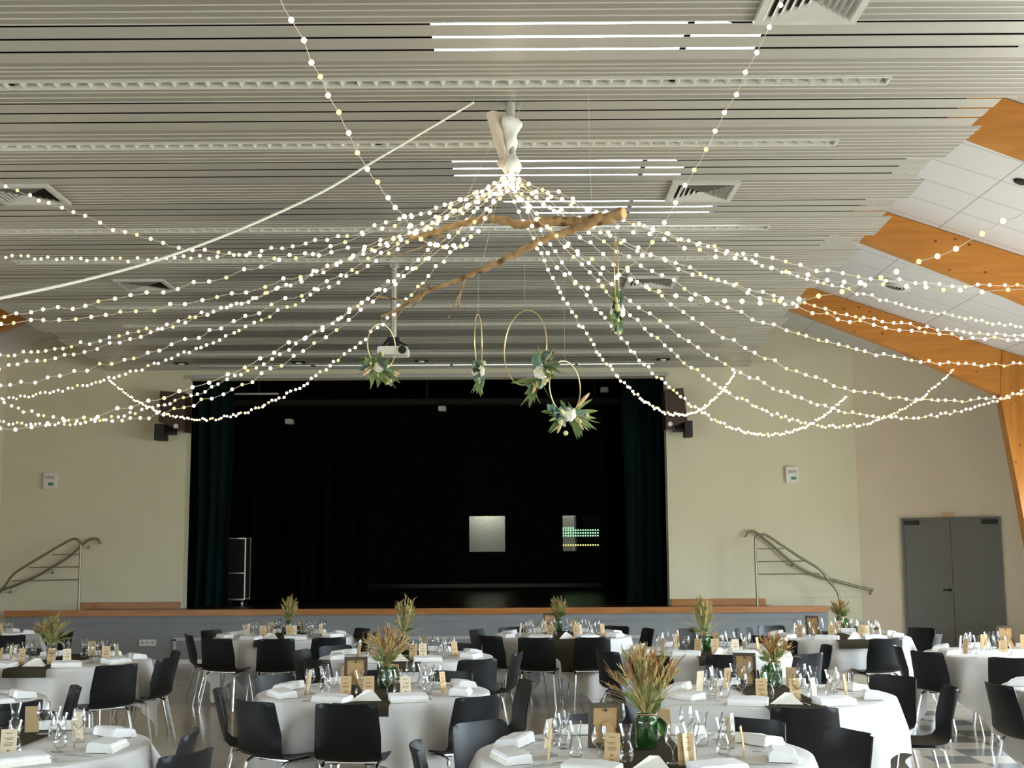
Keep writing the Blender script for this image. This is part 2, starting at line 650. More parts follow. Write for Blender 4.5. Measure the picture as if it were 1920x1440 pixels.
def dup(root, loc, rotz, label, cat=None, group=None, scale=None):
    r = root.copy()
    COL.objects.link(r)
    r.location = loc
    r.rotation_euler = (0, 0, rotz) if not isinstance(rotz, tuple) else rotz
    if scale:
        r.scale = (scale, scale, scale)
    r['label'] = label
    if cat:
        r['category'] = cat
    if group:
        r['group'] = group
    for ch in kids(root):
        c = ch.copy()
        COL.objects.link(c)
        c.parent = r
        for g in kids(ch):
            d = g.copy()
            COL.objects.link(d)
            d.parent = c
    return r


USED = {}


def place(proto, loc, rotz, label, group=None):
    """the first use moves the prototype itself, later ones are copies"""
    if proto.name not in USED:
        USED[proto.name] = 1
        PENDING.append((proto, loc, rotz, label, group))
        return proto
    return dup(proto, loc, rotz, label, group=group)


PENDING = []


def flush():
    for (o, loc, rotz, label, group) in PENDING:
        o.location = loc
        o.rotation_euler = (0, 0, rotz) if not isinstance(rotz, tuple) else rotz
        o['label'] = label
        if group:
            o['group'] = group
    PENDING.clear()


def smooth_path(pts, n=6):
    """Catmull-Rom through points"""
    P = [Vector(p) for p in pts]
    P = [P[0] * 2 - P[1]] + P + [P[-1] * 2 - P[-2]]
    out = []
    for i in range(1, len(P) - 2):
        for k in range(n):
            t = k / n
            a, b, c, d = P[i - 1], P[i], P[i + 1], P[i + 2]
            out.append(0.5 * ((2 * b) + (c - a) * t + (2 * a - 5 * b + 4 * c - d) * t * t + (3 * b - a - 3 * c + d) * t ** 3))
    out.append(P[-2])
    return out


# ================================================================== the hall
YW = 22.3          # proscenium wall
YF = -5.5          # wall behind the viewer
SZ = 0.885         # stage height
YS = 21.75         # stage front
ZC = 5.0           # slatted ceiling
ROOF0, ROOFM = 7.397, 0.344


def roof_z(X):
    return ROOF0 - ROOFM * X if X >= XC else ROOF0 - ROOFM * (2 * XC - X)


RIDGE = roof_z(XC)

struct(MB().box((XC, (YF + YW) / 2 + 1, -0.1), (XR - XL + 2, YW - YF + 5, 0.2)), 'floor', 'floor_tiles', 'beige tiled hall floor with a chequered band of grey tiles', 'floor')

# roof: white tiled slopes outside, dark deck over the slatted ceiling with two roof lights in the right slope
XT = 3.95
for (side, sgn) in (('right', 1), ('left', -1)):
    def mx(X):
        return X if sgn > 0 else 2 * XC - X
    L = math.hypot(XR + 0.4 - XT, ROOFM * (XR + 0.4 - XT))
    mb = MB()
    mb.box((L / 2, (YF + YW) / 2, 0.05), (L, YW - YF + 0.3, 0.1))
    o = mb.build('ceiling_' + side, 'ceiling_tiles', None, False)
    tag(o, 'white square-tiled ceiling slope on the %s side of the hall' % side, 'ceiling', kind='structure')
    o.location = (mx(XT), 0, roof_z(mx(XT)))
    if sgn > 0:
        o.rotation_euler = (0, math.atan(ROOFM), 0)
    else:
        o.rotation_euler = (0, math.atan(ROOFM), PI)
        o.location.y = YF + YW
SKY = [(11.4, 14.9), (15.6, 20.6)]
SX0, SX1 = -0.95, 2.8
mb = MB()


def deck(x0, x1, y0, y1):
    z0, z1 = roof_z(x0), roof_z(x1)
    mb.add([(x0, y0, z0), (x1, y0, z1), (x1, y1, z1), (x0, y1, z0), (x0, y0, z0 + .12), (x1, y0, z1 + .12), (x1, y1, z1 + .12), (x0, y1, z0 + .12)],
           [(0, 1, 2, 3), (7, 6, 5, 4), (0, 4, 5, 1), (1, 5, 6, 2), (2, 6, 7, 3), (3, 7, 4, 0)])


deck(2 * XC - XT, XC, YF - .1, YW + .1)
deck(XC, SX0, YF - .1, YW + .1)
deck(SX1, XT, YF - .1, YW + .1)
ys = [YF - .1] + [y for s in SKY for y in s] + [YW + .1]
for i in range(0, len(ys), 2):
    deck(SX0, SX1, ys[i], ys[i + 1])
struct(mb, 'roof_deck', 'plenum_black', 'dark roof deck above the slatted ceiling with two roof light openings', 'roof')

# slatted ceiling
mb = MB()
mb2 = MB()
mb3 = MB()
mb4 = MB()
EDGE_R = [(2, 3.4), (8.9, 3.52), (10.2, 3.47), (11.9, 3.58), (13.5, 3.66), (15.1, 3.62), (20.5, 3.9), (21.9, 4.03), (23, 4.1)]


def er(y):
    for (a, b) in zip(EDGE_R[:-1], EDGE_R[1:]):
        if y <= b[0]:
            t = max(0, (y - a[0]) / (b[0] - a[0]))
            return a[1] + t * (b[1] - a[1])
    return EDGE_R[-1][1]


def slat(y0, y1, wide, seg=None):
    yc = (y0 + y1) / 2
    x1 = er(yc) + (0.0 if wide else 0.10)
    x0 = 2 * XC - x1
    if seg:
        x0, x1 = (seg, x1) if seg > XC else (x0, seg)
    mbx = mb if wide else mb3
    if wide:
        g = 0.032
        mbx.box(((x0 + x1) / 2, yc, ZC + .0008), (x1 - x0, y1 - y0 - g, .0016))
    else:
        # thin face with a small bright lip and an open joint
        mbx.box(((x0 + x1) / 2, yc - .012, ZC + .0058), (x1 - x0, (y1 - y0) - .024, .0016))
        mb2.box(((x0 + x1) / 2, y1 - .0170, ZC + .0035), (x1 - x0, .012, .006))


def narrow(y0, y1):
    n = max(1, round((y1 - y0) / .0865))
    for k in range(n):
        slat(y0 + (y1 - y0) * k / n, y0 + (y1 - y0) * (k + 1) / n, False)


def wide3(y0, y1):
    for k in range(3):
        slat(y0 + (y1 - y0) * k / 3, y0 + (y1 - y0) * (k + 1) / 3, True)


STRIPS = []
XS_END = {8.447: 1665, 9.787: 1567, 12.447: 1440, 13.787: 1395, 16.447: 1318, 17.787: 1300}


def strip_end(y):
    for q, px in XS_END.items():
        if abs(q - y) < .1:
            return atz(px, proj((2, y, ZC))[1], ZC).x
    return 2.45


PER = 4.0
for k in range(-3, 4):
    a = 8.447 + PER * k
    for (kind, s, e) in (('s', -.075, .075), ('n', .075, .363), ('w', .363, .975), ('n', .975, 1.265), ('s', 1.265, 1.415), ('n', 1.415, 1.78), ('w', 1.78, 2.38), ('n', 2.38, 3.01), ('w', 3.01, 3.62), ('n', 3.62, PER - .075)):
        y0, y1 = a + s, a + e
        if y1 > YW - 0.05 or y0 < -4:
            continue
        if kind == 's':
            STRIPS.append((y0 + y1) / 2)
            for sg in (1, -1):
                xe = strip_end((y0 + y1) / 2)
                xe = xe if sg > 0 else 2 * XC - xe
                slat(y0, (y0 + y1) / 2, False, xe)
                slat((y0 + y1) / 2, y1, False, xe)
        elif kind == 'n':
            narrow(y0, y1)
        else:
            wide3(y0, y1)
# hangers that carry the slats
for X in (-5.6, -3.45, -1.05, 1.12, 3.15):
    for (y0, y1) in ((-3.8, YW - .1),):
        mb4.box((X, (y0 + y1) / 2, ZC + .035), (.035, y1 - y0, .03))
ceil = struct(mb, 'ceiling', 'slat_metal', 'suspended ceiling of grey metal slats with dark gaps', 'ceiling')
mb2.build('slat_lips', 'lip_metal', ceil, False)
mb3.build('narrow_slats', 'slat_narrow', ceil, False)
mb4.build('hangers', 'plenum_black', ceil, False)
# added dark sheet above the slats, holes shaped to let bright gaps show
mb = MB()
HOLES = [(7.62, 9.05, -.5, 1.62), (10.42, 11.0, -.5, 1.5), (11.62, 13.0, -.5, 2.25)]
zf = ZC + .10
cur = -4.0
fx0, fx1 = 2 * XC - 3.36, 3.36
for (a, b, x0, x1) in HOLES:
    mb.box(((fx0 + fx1) / 2, (cur + a) / 2, zf), (fx1 - fx0, a - cur, .01))
    mb.box(((fx0 + x0) / 2, (a + b) / 2, zf), (x0 - fx0, b - a, .01))
    mb.box(((x1 + fx1) / 2, (a + b) / 2, zf), (fx1 - x1, b - a, .01))
    cur = b
mb.box(((fx0 + fx1) / 2, (cur + YW - .05) / 2, zf), (fx1 - fx0, YW - .05 - cur, .01))
# added unseen baffle keeping roof-light daylight off the wall on the right
xb_, xc_ = 3.33, 3.36
mb.add([(xb_, -4, zf), (xb_, YW - .05, zf), (xb_, YW - .05, roof_z(xb_)), (xb_, -4, roof_z(xb_)), (xc_, -4, zf), (xc_, YW - .05, zf), (xc_, YW - .05, roof_z(xc_)), (xc_, -4, roof_z(xc_))],
       [(3, 2, 1, 0), (4, 5, 6, 7), (0, 1, 5, 4), (1, 2, 6, 5), (2, 3, 7, 6), (3, 0, 4, 7)])
xl_ = 2 * XC - 3.36  # matching added baffle on the left
mb.add([(xl_, -4, zf), (xl_, YW - .05, zf), (xl_, YW - .05, roof_z(xl_)), (xl_, -4, roof_z(xl_)), (xl_ - .03, -4, zf), (xl_ - .03, YW - .05, zf), (xl_ - .03, YW - .05, roof_z(xl_ - .03)), (xl_ - .03, -4, roof_z(xl_ - .03))],
       [(0, 1, 2, 3), (7, 6, 5, 4), (4, 5, 1, 0), (5, 6, 2, 1), (6, 7, 3, 2), (7, 4, 0, 3)])
mb.build('light_mask', 'plenum_black', ceil, False)  # added sheet and baffles, all shaping the daylight from above

# glulam portal frames
FRAMES = [7.35, 11.25, 15.1, 19.4]
tn = 0
for Y in FRAMES:
    for sgn in (1, -1):
        def mx(X):
            return X if sgn > 0 else 2 * XC - X
        if sgn < 0 and Y < 12:
            pass
        tn += 1
        t = thing('trim_%d' % tn, 'orange glulam portal frame, %s, on the %s side' % ({7.35: 'nearest the viewer', 11.25: 'second from the viewer', 15.1: 'third from the viewer', 19.4: 'nearest the stage'}[Y], 'right' if sgn > 0 else 'left'), 'timber frame', (mx(8.0), Y, 0))
        t['kind'] = 'structure'
        ox = mx(8.0)
        top = [(3.2, roof_z(3.2) - .01), (7.47, roof_z(7.47) - .01)]
        bot = [(7.41, 4.13), (5.97, 4.81), (4.16, 5.53), (3.2, 5.90)]
        pts = top + bot
        pts = [(mx(x) - ox, z) for (x, z) in pts]
        b = MB().prism(pts, -.1, .1)
        b.build('beam', 'glulam', t, False)
        pts = [(7.475, roof_z(7.475) - .01), (8.2, roof_z(8.2) - .01), (8.2, 0.02), (7.96, 0.02), (7.70, 1.96), (7.415, 4.125)]
        pts = [(mx(x) - ox, z) for (x, z) in pts]
        MB().prism(pts, -.105, .105).build('post', 'glulam_post', t, False)

# walls ------------------------------------------------------------
OX0, OX1, OZ = -5.69, 2.69, 4.86    # stage opening
mb = MB()
T = 0.3
xl, xr = 2 * XC - 5.99, 5.99
mb.prism([(xl - 0.0, 0), (OX0, 0), (OX0, roof_z(OX0)), (xl, roof_z(xl))], YW, YW + T)
mb.prism([(OX1, 0), (xr, 0), (xr, roof_z(xr)), (OX1, roof_z(OX1))], YW, YW + T)
mb.prism([(OX0, OZ), (OX1, OZ), (OX1, roof_z(OX1)), (XC, RIDGE), (OX0, roof_z(OX0))], YW, YW + T)
struct(mb, 'wall_back', 'wall_paint', 'cream painted wall around the stage opening', 'wall')


def vwall(name, a, b, thick, material, label, h=None):
    """vertical wall between plan points a and b, top following the roof"""
    A, B = Vector((a[0], a[1], 0)), Vector((b[0], b[1], 0))
    n = Vector((-(B - A).y, (B - A).x, 0)).normalized() * thick
    za, zb = (roof_z(a[0]), roof_z(b[0])) if h is None else (h, h)
    vs = [A, B, B + Vector((0, 0, zb)), A + Vector((0, 0, za))]
    vs += [v + n for v in vs]
    m_ = MB().add(vs, [(0, 1, 2, 3), (7, 6, 5, 4), (0, 4, 5, 1), (1, 5, 6, 2), (2, 6, 7, 3), (3, 7, 4, 0)])
    return struct(m_, name, material, label, 'wall')


DW0, DW1 = (5.99, YW), (XR + .05, 21.13)
vwall('wall_corner_right', DW0, DW1, 0.2, 'wall_paint_warm', 'angled beige wall with the grey double door')
vwall('wall_corner_left', (XL - .05, 21.13), (2 * XC - 5.99, YW), 0.2, 'wall_paint_warm', 'angled beige wall left of the stage')


def sidewall(X, wins, name, label, thick):
    z_top = roof_z(X if X > 0 else X)
    y0, y1 = YF, 21.3
    m_ = MB()
    xs = X + thick / 2
    cur = y0
    for (a, b, z0, z1) in wins:
        m_.box((xs, (cur + a) / 2, z_top / 2), (abs(thick), a - cur, z_top))
        m_.box((xs, (a + b) / 2, z0 / 2), (abs(thick), b - a, z0))
        m_.box((xs, (a + b) / 2, (z1 + z_top) / 2), (abs(thick), b - a, z_top - z1))
        cur = b
    m_.box((xs, (cur + y1) / 2, z_top / 2), (abs(thick), y1 - cur, z_top))
    return struct(m_, name, 'white_paint', label, 'wall')


sidewall(XR, WIN_R, 'wall_right', 'white side wall with a row of tall windows on the right', 0.25)
sidewall(XL, FILL_WIN_L, 'wall_left', 'white side wall on the left with two openings added for fill light', -0.25)
wn = 0
for (X, wins, nm) in ((XR + .1, WIN_R, 'right'), (XL - .1, FILL_WIN_L, 'left')):  # the left windows are added for fill light
    for (a, b, z0, z1) in wins:
        wn += 1
        m_ = MB()
        fr = .05
        m_.box((X, (a + b) / 2, z0 + fr / 2), (.06, b - a, fr)).box((X, (a + b) / 2, z1 - fr / 2), (.06, b - a, fr))
        nb = max(2, round((b - a) / 1.0))
        for k in range(nb + 1):
            m_.box((X, a + fr / 2 + (b - a - fr) * k / nb, (z0 + z1) / 2), (.06, fr, z1 - z0 - 2 * fr))
        struct(m_, 'window_%d' % wn, 'white_paint', 'white framed window %d along the %s wall' % (wn, nm), 'window')
mb = MB().prism([(XL - .2, 0), (XR + .2, 0), (XR + .2, roof_z(XR + .2)), (XC, RIDGE), (XL - .2, roof_z(XL - .2))], YF - .2, YF)
struct(mb, 'wall_front', 'white_paint', 'white wall behind the viewer', 'wall')
# wainscot seams on the lower back walls
mb = MB()
mb.box(((OX1 + 2.25 + 5.99) / 2, YW - .002, SZ + .12), (5.99 - OX1 - 2.25, .004, .012))
mb.box(((OX1 + 2.25 + 5.99) / 2, YW - .002, SZ + .23), (5.99 - OX1 - 2.25, .004, .006))
struct(mb, 'trim_20', 'fascia_frame', 'thin seam of the wainscot right of the stage', 'trim')

# stage ------------------------------------------------------------
FX0, FX1 = aty(12, 1152, YS).x, aty(1551, 1135, YS).x
SX_L, SX_R = aty(150, 1140, YS).x, aty(1450, 1135, YS).x
mb = MB()
mb.box((XC, (YS + .06 + 32) / 2, SZ - .08), (SX_R - SX_L, 32 - YS - .06, .16))
struct(mb, 'floor_stage', 'stage_dark_wood', 'dark wooden stage floor', 'stage')
mb = MB().box(((FX0 + FX1) / 2, YS, (SZ - .10) / 2), (FX1 - FX0, .08, SZ - .10))
struct(mb, 'wall_stage_front', 'fascia_grey', 'grey fascia board along the stage front', 'stage front')
mb = MB().box(((FX0 + FX1) / 2, YS - .02, SZ - .05), (FX1 - FX0, .16, .10))
struct(mb, 'trim_21', 'stage_wood', 'orange wooden nosing along the stage edge', 'trim')
mb = MB().box(((FX0 + FX1) / 2, YS - .052, SZ - .215), (FX1 - FX0, .02, .02))
struct(mb, 'trim_22', 'fascia_grey', 'thin ledge below the stage nosing', 'trim')
mb = MB().box(((FX0 + FX1) / 2, YS - .05, .035), (FX1 - FX0, .02, .07))
struct(mb, 'baseboard_stage', 'white_paint', 'white skirting along the foot of the stage front', 'baseboard')
# skirtings on the back wall above the stage floor
for (i, (x0, x1)) in enumerate(((aty(155, 1130, YW).x, OX0 - .03), (OX1 + .02, aty(1434, 1125, YW).x))):
    mb = MB().box(((x0 + x1) / 2, YW - .04, SZ + .055), (x1 - x0, .08, .11))
    struct(mb, 'baseboard_%s' % ('left', 'right')[i], 'stage_wood', 'orange wooden skirting on the wall %s of the stage opening' % ('left', 'right')[i], 'baseboard')
# steps hidden behind the fascia ends
for (nm, x0, dr) in (('left', SX_L, -1), ('right', SX_R, 1)):
    t = thing('stage_steps', 'wooden steps behind the %s end of the stage front' % nm, 'steps', (x0, (YS + YW) / 2, 0))
    t['kind'] = 'structure'
    for k in range(4):
        h = SZ - (k + 1) * .177
        MB().box((dr * (.14 + .28 * k), .02, h / 2), (.27, YW - YS - .12, h)).build('step', 'stage_wood', t, False)
# hatch frames on the stage fascia
hx0, hx1 = aty(325, 1196, YS - .05).x, aty(1215, 1187, YS - .05).x
t = thing('stage_hatch', 'long pale framed hatch panel in the grey stage front', 'hatch', ((hx0 + hx1) / 2, YS - .05, 0))
w = hx1 - hx0
zt = .40
m_ = MB().box((0, 0, zt), (w, .03, .05)).box((-w / 2 + .025, 0, zt / 2 + .035), (.05, .03, zt - .07)).box((w / 2 - .025, 0, zt / 2 + .035), (.05, .03, zt - .07))
m_.box((-w / 6, 0, zt / 2 + .035), (.05, .03, zt - .07)).box((w / 6, 0, zt / 2 + .035), (.05, .03, zt - .07))
m_.build('hatch_frame', 'fascia_frame', t, False)
MB().box((0, .005, zt / 2 + .02), (w - .02, .01, zt - .09)).build('hatch_panel', 'fascia_grey', t, False)
# stage house
SB = 31.8
mb = MB().box((OX0 - .9, (YW + SB) / 2 + .2, 3.2), (.15, SB - YW, 4.9))
struct(mb, 'wall_stage_left', 'stage_black', 'black left side wall of the stage', 'wall')
mb = MB().box((OX1 + .9, (YW + SB) / 2 + .2, 3.2), (.15, SB - YW, 4.9))
struct(mb, 'wall_stage_right', 'stage_black', 'black right side wall of the stage', 'wall')
mb = MB().box((XC, (YW + SB) / 2 + .2, 5.75), (OX1 - OX0 + 2.2, SB - YW, .15))
struct(mb, 'ceiling_stage', 'stage_black', 'black ceiling of the stage', 'ceiling')
# back wall of the stage with two windows
w1 = [aty(878, 966, SB), aty(949, 1036, SB)]
w2 = [aty(1053, 965, SB), aty(1126, 1035, SB)]
zt, zb = w1[0].z, w1[1].z
mb = MB()
Y0, Y1 = SB, SB + .2
xa, xb = OX0 - .9, OX1 + .9


def slab(x0, x1, z0, z1):
    mb.box(((x0 + x1) / 2, (Y0 + Y1) / 2, (z0 + z1) / 2), (x1 - x0, Y1 - Y0, z1 - z0))


slab(xa, w1[0].x, SZ, 5.7); slab(w1[1].x, w2[0].x, SZ, 5.7); slab(w2[1].x, xb, SZ, 5.7)
slab(w1[0].x, w1[1].x, SZ, zb); slab(w1[0].x, w1[1].x, zt, 5.7)
slab(w2[0].x, w2[1].x, SZ, zb); slab(w2[0].x, w2[1].x, zt, 5.7)
struct(mb, 'wall_stage_back', 'stage_panel', 'black back wall of the stage with two small square windows', 'wall')
for (k, ww) in enumerate((w1, w2)):
    x0, x1 = ww[0].x, ww[1].x
    wn += 1
    fr = struct(
        MB().box(((x0 + x1) / 2, SB + .02, zt - .012), (x1 - x0, .05, .024)).box(((x0 + x1) / 2, SB + .02, zb + .012), (x1 - x0, .05, .024)).box((x0 + .012, SB + .02, (zt + zb) / 2), (.024, .05, zt - zb)).box((x1 - .012, SB + .02, (zt + zb) / 2), (.024, .05, zt - zb)),
        'window_%d' % wn, 'stage_panel', 'square window in the dark stage back wall, ' + ('the left one showing a grey wall', 'the right one with rows of green lights')[k], 'window')
    MB().box(((x0 + x1) / 2, SB + .03, (zt + zb) / 2), (x1 - x0 - .05, .006, zt - zb - .05)).build('pane', 'pane_glass', fr, False)
# little room behind the two panes
bx0, bx1 = w1[0].x - .6, w2[1].x + .6
bm2 = MB().box(((bx0 + bx1) / 2, SB + .75, (zt + zb) / 2 + .95), (bx1 - bx0, 1.1, .05)).box(((bx0 + bx1) / 2, SB + .75, (zt + zb) / 2 - .95), (bx1 - bx0, 1.1, .05)).box((bx0, SB + .75, (zt + zb) / 2), (.05, 1.1, 1.85)).box((bx1, SB + .75, (zt + zb) / 2), (.05, 1.1, 1.85)).box(((bx0 + bx1) / 2, SB + 1.3, (zt + zb) / 2), (bx1 - bx0, .05, 1.95))
struct(bm2, 'wall_booth_shell', 'stage_panel', 'dark shell of the room behind the stage windows', 'wall')
struct(MB().box((w1[0].x + .42, SB + .9, (zt + zb) / 2), (1.5, .05, 1.8)), 'wall_booth', 'booth_wall', 'lit grey wall of the room behind the left stage window', 'wall')
struct(MB().box((w2[0].x + .62, SB + .95, (zt + zb) / 2), (1.25, .05, 1.8)), 'wall_booth_dark', 'stage_panel', 'dark wall of the room behind the right stage window', 'wall')
struct(MB().box((w2[0].x + .17, SB + .6, (zt + zb) / 2), (.34, .06, 1.8)), 'trim_23', 'booth_wall', 'narrow lit grey post behind the right stage window', 'trim')
for (lx, ly, pw) in ((w1[0].x + .45, SB + .4, 26.0), (w2[0].x + .1, SB + .25, 7.0)):  # added lights out of view, brightening the booth wall and post
    ld = bpy.data.lights.new('booth_fill', 'POINT')
    ld.energy = pw
    ld.color = (1.0, .98, .86)
    ld.shadow_soft_size = .08
    lo = bpy.data.objects.new('booth_fill', ld)
    lo.location = (lx, ly, zt + .35)
    COL.objects.link(lo)
c0 = aty(911, 960, SB + .86)
MB().tube([(c0.x + .13 * math.cos(a), SB + .86, c0.z + .02 + .13 * math.sin(a)) for a in [2 * PI * k / 24 for k in range(25)]], .014, 6).build('ring_lamp', 'glow_yellow')
tag(bpy.data.objects['ring_lamp'], 'small yellow ring lamp glowing behind the left stage window', 'lamp')
for (k, py) in enumerate((990, 994, 999.5, 1004.5, 1022)):  # glowing rows made up for light lines that look reflected in the pane
    c0 = aty(1089, py, SB + .545)
    xe0, xe1 = aty(1054, py, SB + .545).x, aty(1126 if k else 1078, py, SB + .545).x
    t = thing('glow_row', 'made-up row of tiny green lights behind the right stage window, ' + ('topmost short row', 'second row from top', 'third row from top', 'fourth row from top', 'lowest row')[k], 'glow row', (xe0, SB + .545, c0.z), 0, 'made-up rows of green lights behind the stage window')
    MB().box(((xe1 - xe0) / 2, .015, 0), (xe1 - xe0, .02, .03)).build('rail', 'stage_panel', t, False)
    n = int((xe1 - xe0) / .062)
    o = MB().ball((0, 0, 0), .021, 6, 4).build('light', 'glow_green' if k < 4 else 'glow_yellow', t, loc=(.03, 0, 0))
    for i in range(1, n):
        o2 = o.copy()
        COL.objects.link(o2)
        o2.location.x = .03 + i * .062
# wooden rail low on the stage back wall, its dimness put into the colour
struct(MB().box(((aty(690, 1098, SB).x + aty(1130, 1098, SB).x) / 2, SB - .03, aty(900, 1098, SB).z), (aty(1130, 1098, SB).x - aty(690, 1098, SB).x, .04, .09)), 'baseboard_stage_back', 'stage_dark_wood', 'wooden skirting of the stage back wall, coloured dim', 'baseboard')


# curtains ---------------------------------------------------------
def curtain(name, label, x0, x1, Y, z0, z1, material, amp=.07, wl=.19, seed=0):
    r = random.Random(seed)
    n = int((x1 - x0) / .03) + 1
    ph = r.random() * 6
    cols = []
    for i in range(n + 1):
        x = x0 + (x1 - x0) * i / n
        y = amp * math.sin(2 * PI * x / wl + ph) * (0.7 + 0.3 * math.sin(x * 3.1 + ph)) + .03 * math.sin(x * 17 + ph)
        cols.append((x, y))
    rows = []
    nz = 14
    for j in range(nz + 1):
        t = j / nz
        z = z1 + (z0 - z1) * t
        rows.append([Vector((x + .02 * math.sin(6 * t + x * 5), Y + y * (0.55 + .6 * t), z)) for (x, y) in cols])
    o = MB().grid(rows, .006).build(name, material, None, True, 60)
    tag(o, label, 'curtain')
    return o


curtain('stage_curtain', 'dark green gathered stage curtain at the left of the opening', OX0 + .01, aty(436, 900, 22.9).x, 22.85, SZ + .015, 5.3, 'curtain_green', seed=1)
curtain('stage_curtain', 'dark green gathered stage curtain at the right of the opening', aty(1170, 900, 22.9).x, OX1 - .0, 22.85, SZ + .015, 5.3, 'curtain_green', seed=2)
curtain('stage_drape', 'black side drape standing deeper on the left of the stage', aty(436, 900, 26.5).x - .4, aty(690, 900, 26.5).x, 26.5, SZ + .015, 5.4, 'stage_black', .05, .25, seed=3)
curtain('stage_drape', 'black side drape standing deeper on the right of the stage', aty(1135, 900, 27).x, aty(1260, 900, 27).x, 27.0, SZ + .015, 5.4, 'stage_black', .05, .25, seed=4)
# lighting truss with grey bars and small spots under the stage ceiling
t = thing('stage_light_bar', 'black lighting bar with pale strips high inside the stage', 'light bar', (0, 24.0, 0))
a, b = aty(436, 740, 24), aty(1165, 757, 24)
MB().box(((a.x + b.x) / 2, 0, b.z + .05), (b.x - a.x, .22, .1)).build('bar', 'stage_panel', t, False)
for xx in (a.x + .5, (a.x + b.x) / 2, b.x - .5):
    MB().tube([(xx, 0, b.z + .09), (xx, 0, 5.68)], .02, 8).build('hanger', 'stage_panel', t)
a, b = aty(436, 739, 23.6), aty(522, 743, 23.6)
MB().box(((a.x + b.x) / 2, -.4, a.z), (b.x - a.x, .03, .035)).build('pale_strip', 'fascia_frame', t, False)
for (px, py) in ((830, 768), (1132, 733), (545, 792)):
    a = aty(px, py, 24)
    MB().rbox((a.x, -.12, a.z), (.14, .2, .09), .02).build('spot_lamp', 'plastic_grey', t)
# header strip over the opening
struct(MB().box(((OX0 + OX1) / 2, YW - .012, OZ + .03), (OX1 - OX0 + .12, .03, .06)), 'trim_24', 'fascia_frame', 'grey metal strip over the stage opening', 'trim')

# trolley case on stage
a, b = aty(424, 1009, 23.4), aty(464, 1130, 23.4)
w = b.x - a.x
h = a.z - SZ
t = thing('flight_case', 'black wheeled flight case with metal edges beside the left stage curtain', 'flight case', ((a.x + b.x) / 2, 23.4, SZ))
MB().box((0, 0, h / 2 + .07), (w - .03, .45, h - .16)).build('case_body', 'stage_panel', t, False)
m_ = MB()
for sx in (-1, 1):
    for sy in (-1, 1):
        m_.box((sx * (w / 2 - .01), sy * .22, h / 2 + .05), (.022, .022, h - .1))
for zz in (.11, h * .48, h - .01):
    for sy in (-1, 1):
        m_.box((0, sy * .22, zz), (w - .04, .02, .018))
m_.build('edge_frame', 'case_metal', t, False)
for sx in (-1, 1):
    for sy in (-1, 1):
        o = MB().lathe([(0, -.014), (.035, -.014), (.035, .014), (0, .014)], 12, (sx * (w / 2 - .06), sy * .17, .036), Matrix.Rotation(PI / 2, 3, 'Y')).build('caster', 'plastic_white' if (sx > 0 and sy < 0) else 'rubber_black', t)

# wall mounted boxes ---------------------------------------------------
for (px, py, nm) in ((96, 902, 'left'), (1484, 891, 'right')):
    p = aty(px, py, YW)
    t = thing('emergency_light', 'small white emergency light box on the wall %s of the stage' % nm, 'emergency light', (p.x, YW - .001, p.z))
    MB().rbox((0, -.035, 0), (.215, .07, .29), .02).build('housing', 'plastic_white', t)
    MB().box((0, -.072, .06), (.15, .006, .05)).build('grille', 'plastic_grey', t, False)
    MB().box((.02, -.073, -.055), (.09, .008, .05)).build('indicator', 'sign_green', t, False)
p = aty(277, 1205, YS - .04)
t = thing('wall_socket', 'white triple wall socket plate on the grey stage front', 'wall socket', (p.x, YS - .041, p.z))
MB().rbox((0, -.008, 0), (.275, .016, .10), .008).build('plate', 'plastic_white', t)
for k in (-1, 0, 1):
    MB().lathe([(0.0, 0.0), (.024, 0.0), (.024, .004)], 14, (k * .085, -.0205, 0), Matrix.Rotation(PI / 2, 3, 'X').inverted()).build('socket', 'plastic_grey', t)

# loudspeakers beside the opening
for sgn in (-1, 1):
    if sgn < 0:
        q = [(300, 733), (346, 736), (346, 809), (297, 790)]
        e = [(288, 794), (305, 824)]
        dot = (330, 799)
    else:
        q = [(1246, 731), (1281, 727), (1289, 789), (1249, 804)]
        e = [(1285, 788), (1300, 818)]
        dot = (1257, 795)
    YB = 21.75
    t0 = aty((q[0][0] + q[1][0]) / 2, 765, YB)
    t = thing('loudspeaker', 'dark brown loudspeaker tilted on a bracket at the %s edge of the stage opening' % ('left' if sgn < 0 else 'right'), 'loudspeaker', (t0.x, YB, t0.z))
    pts = [(aty(*u, YB).x - t0.x, aty(*u, YB).z - t0.z) for u in q]
    pts = pts[::-1]
    MB().prism(pts, 0, .5).build('cabinet', 'speaker_brown', t, False)
    d0 = aty(*dot, YB - .01)
    MB().lathe([(0, 0), (.042, 0), (.042, .01)], 16, (d0.x - t0.x, -.004, d0.z - t0.z), Matrix.Rotation(-PI / 2, 3, 'X').inverted()).build('badge', 'plastic_white', t)
    a, b = aty(*e[0], YB), aty(*e[1], YB)
    m_ = MB().box(((a.x + b.x) / 2 - t0.x, .2, (a.z + b.z) / 2 - t0.z), (abs(b.x - a.x), .3, abs(a.z - b.z)))
    m_.box(((a.x + b.x) / 2 - t0.x - sgn * .16, .2, (a.z + b.z) / 2 - t0.z - .02), (.2, .05, .05))
    m_.box(((a.x + b.x) / 2 - t0.x - sgn * .16, .2, (a.z + b.z) / 2 - t0.z + .10), (.2, .05, .03))
    m_.box(((a.x + b.x) / 2 - t0.x - sgn * .12, .45, (a.z + b.z) / 2 - t0.z + .05), (.12, .22, .12))
    m_.build('bracket', 'speaker_black', t, False)

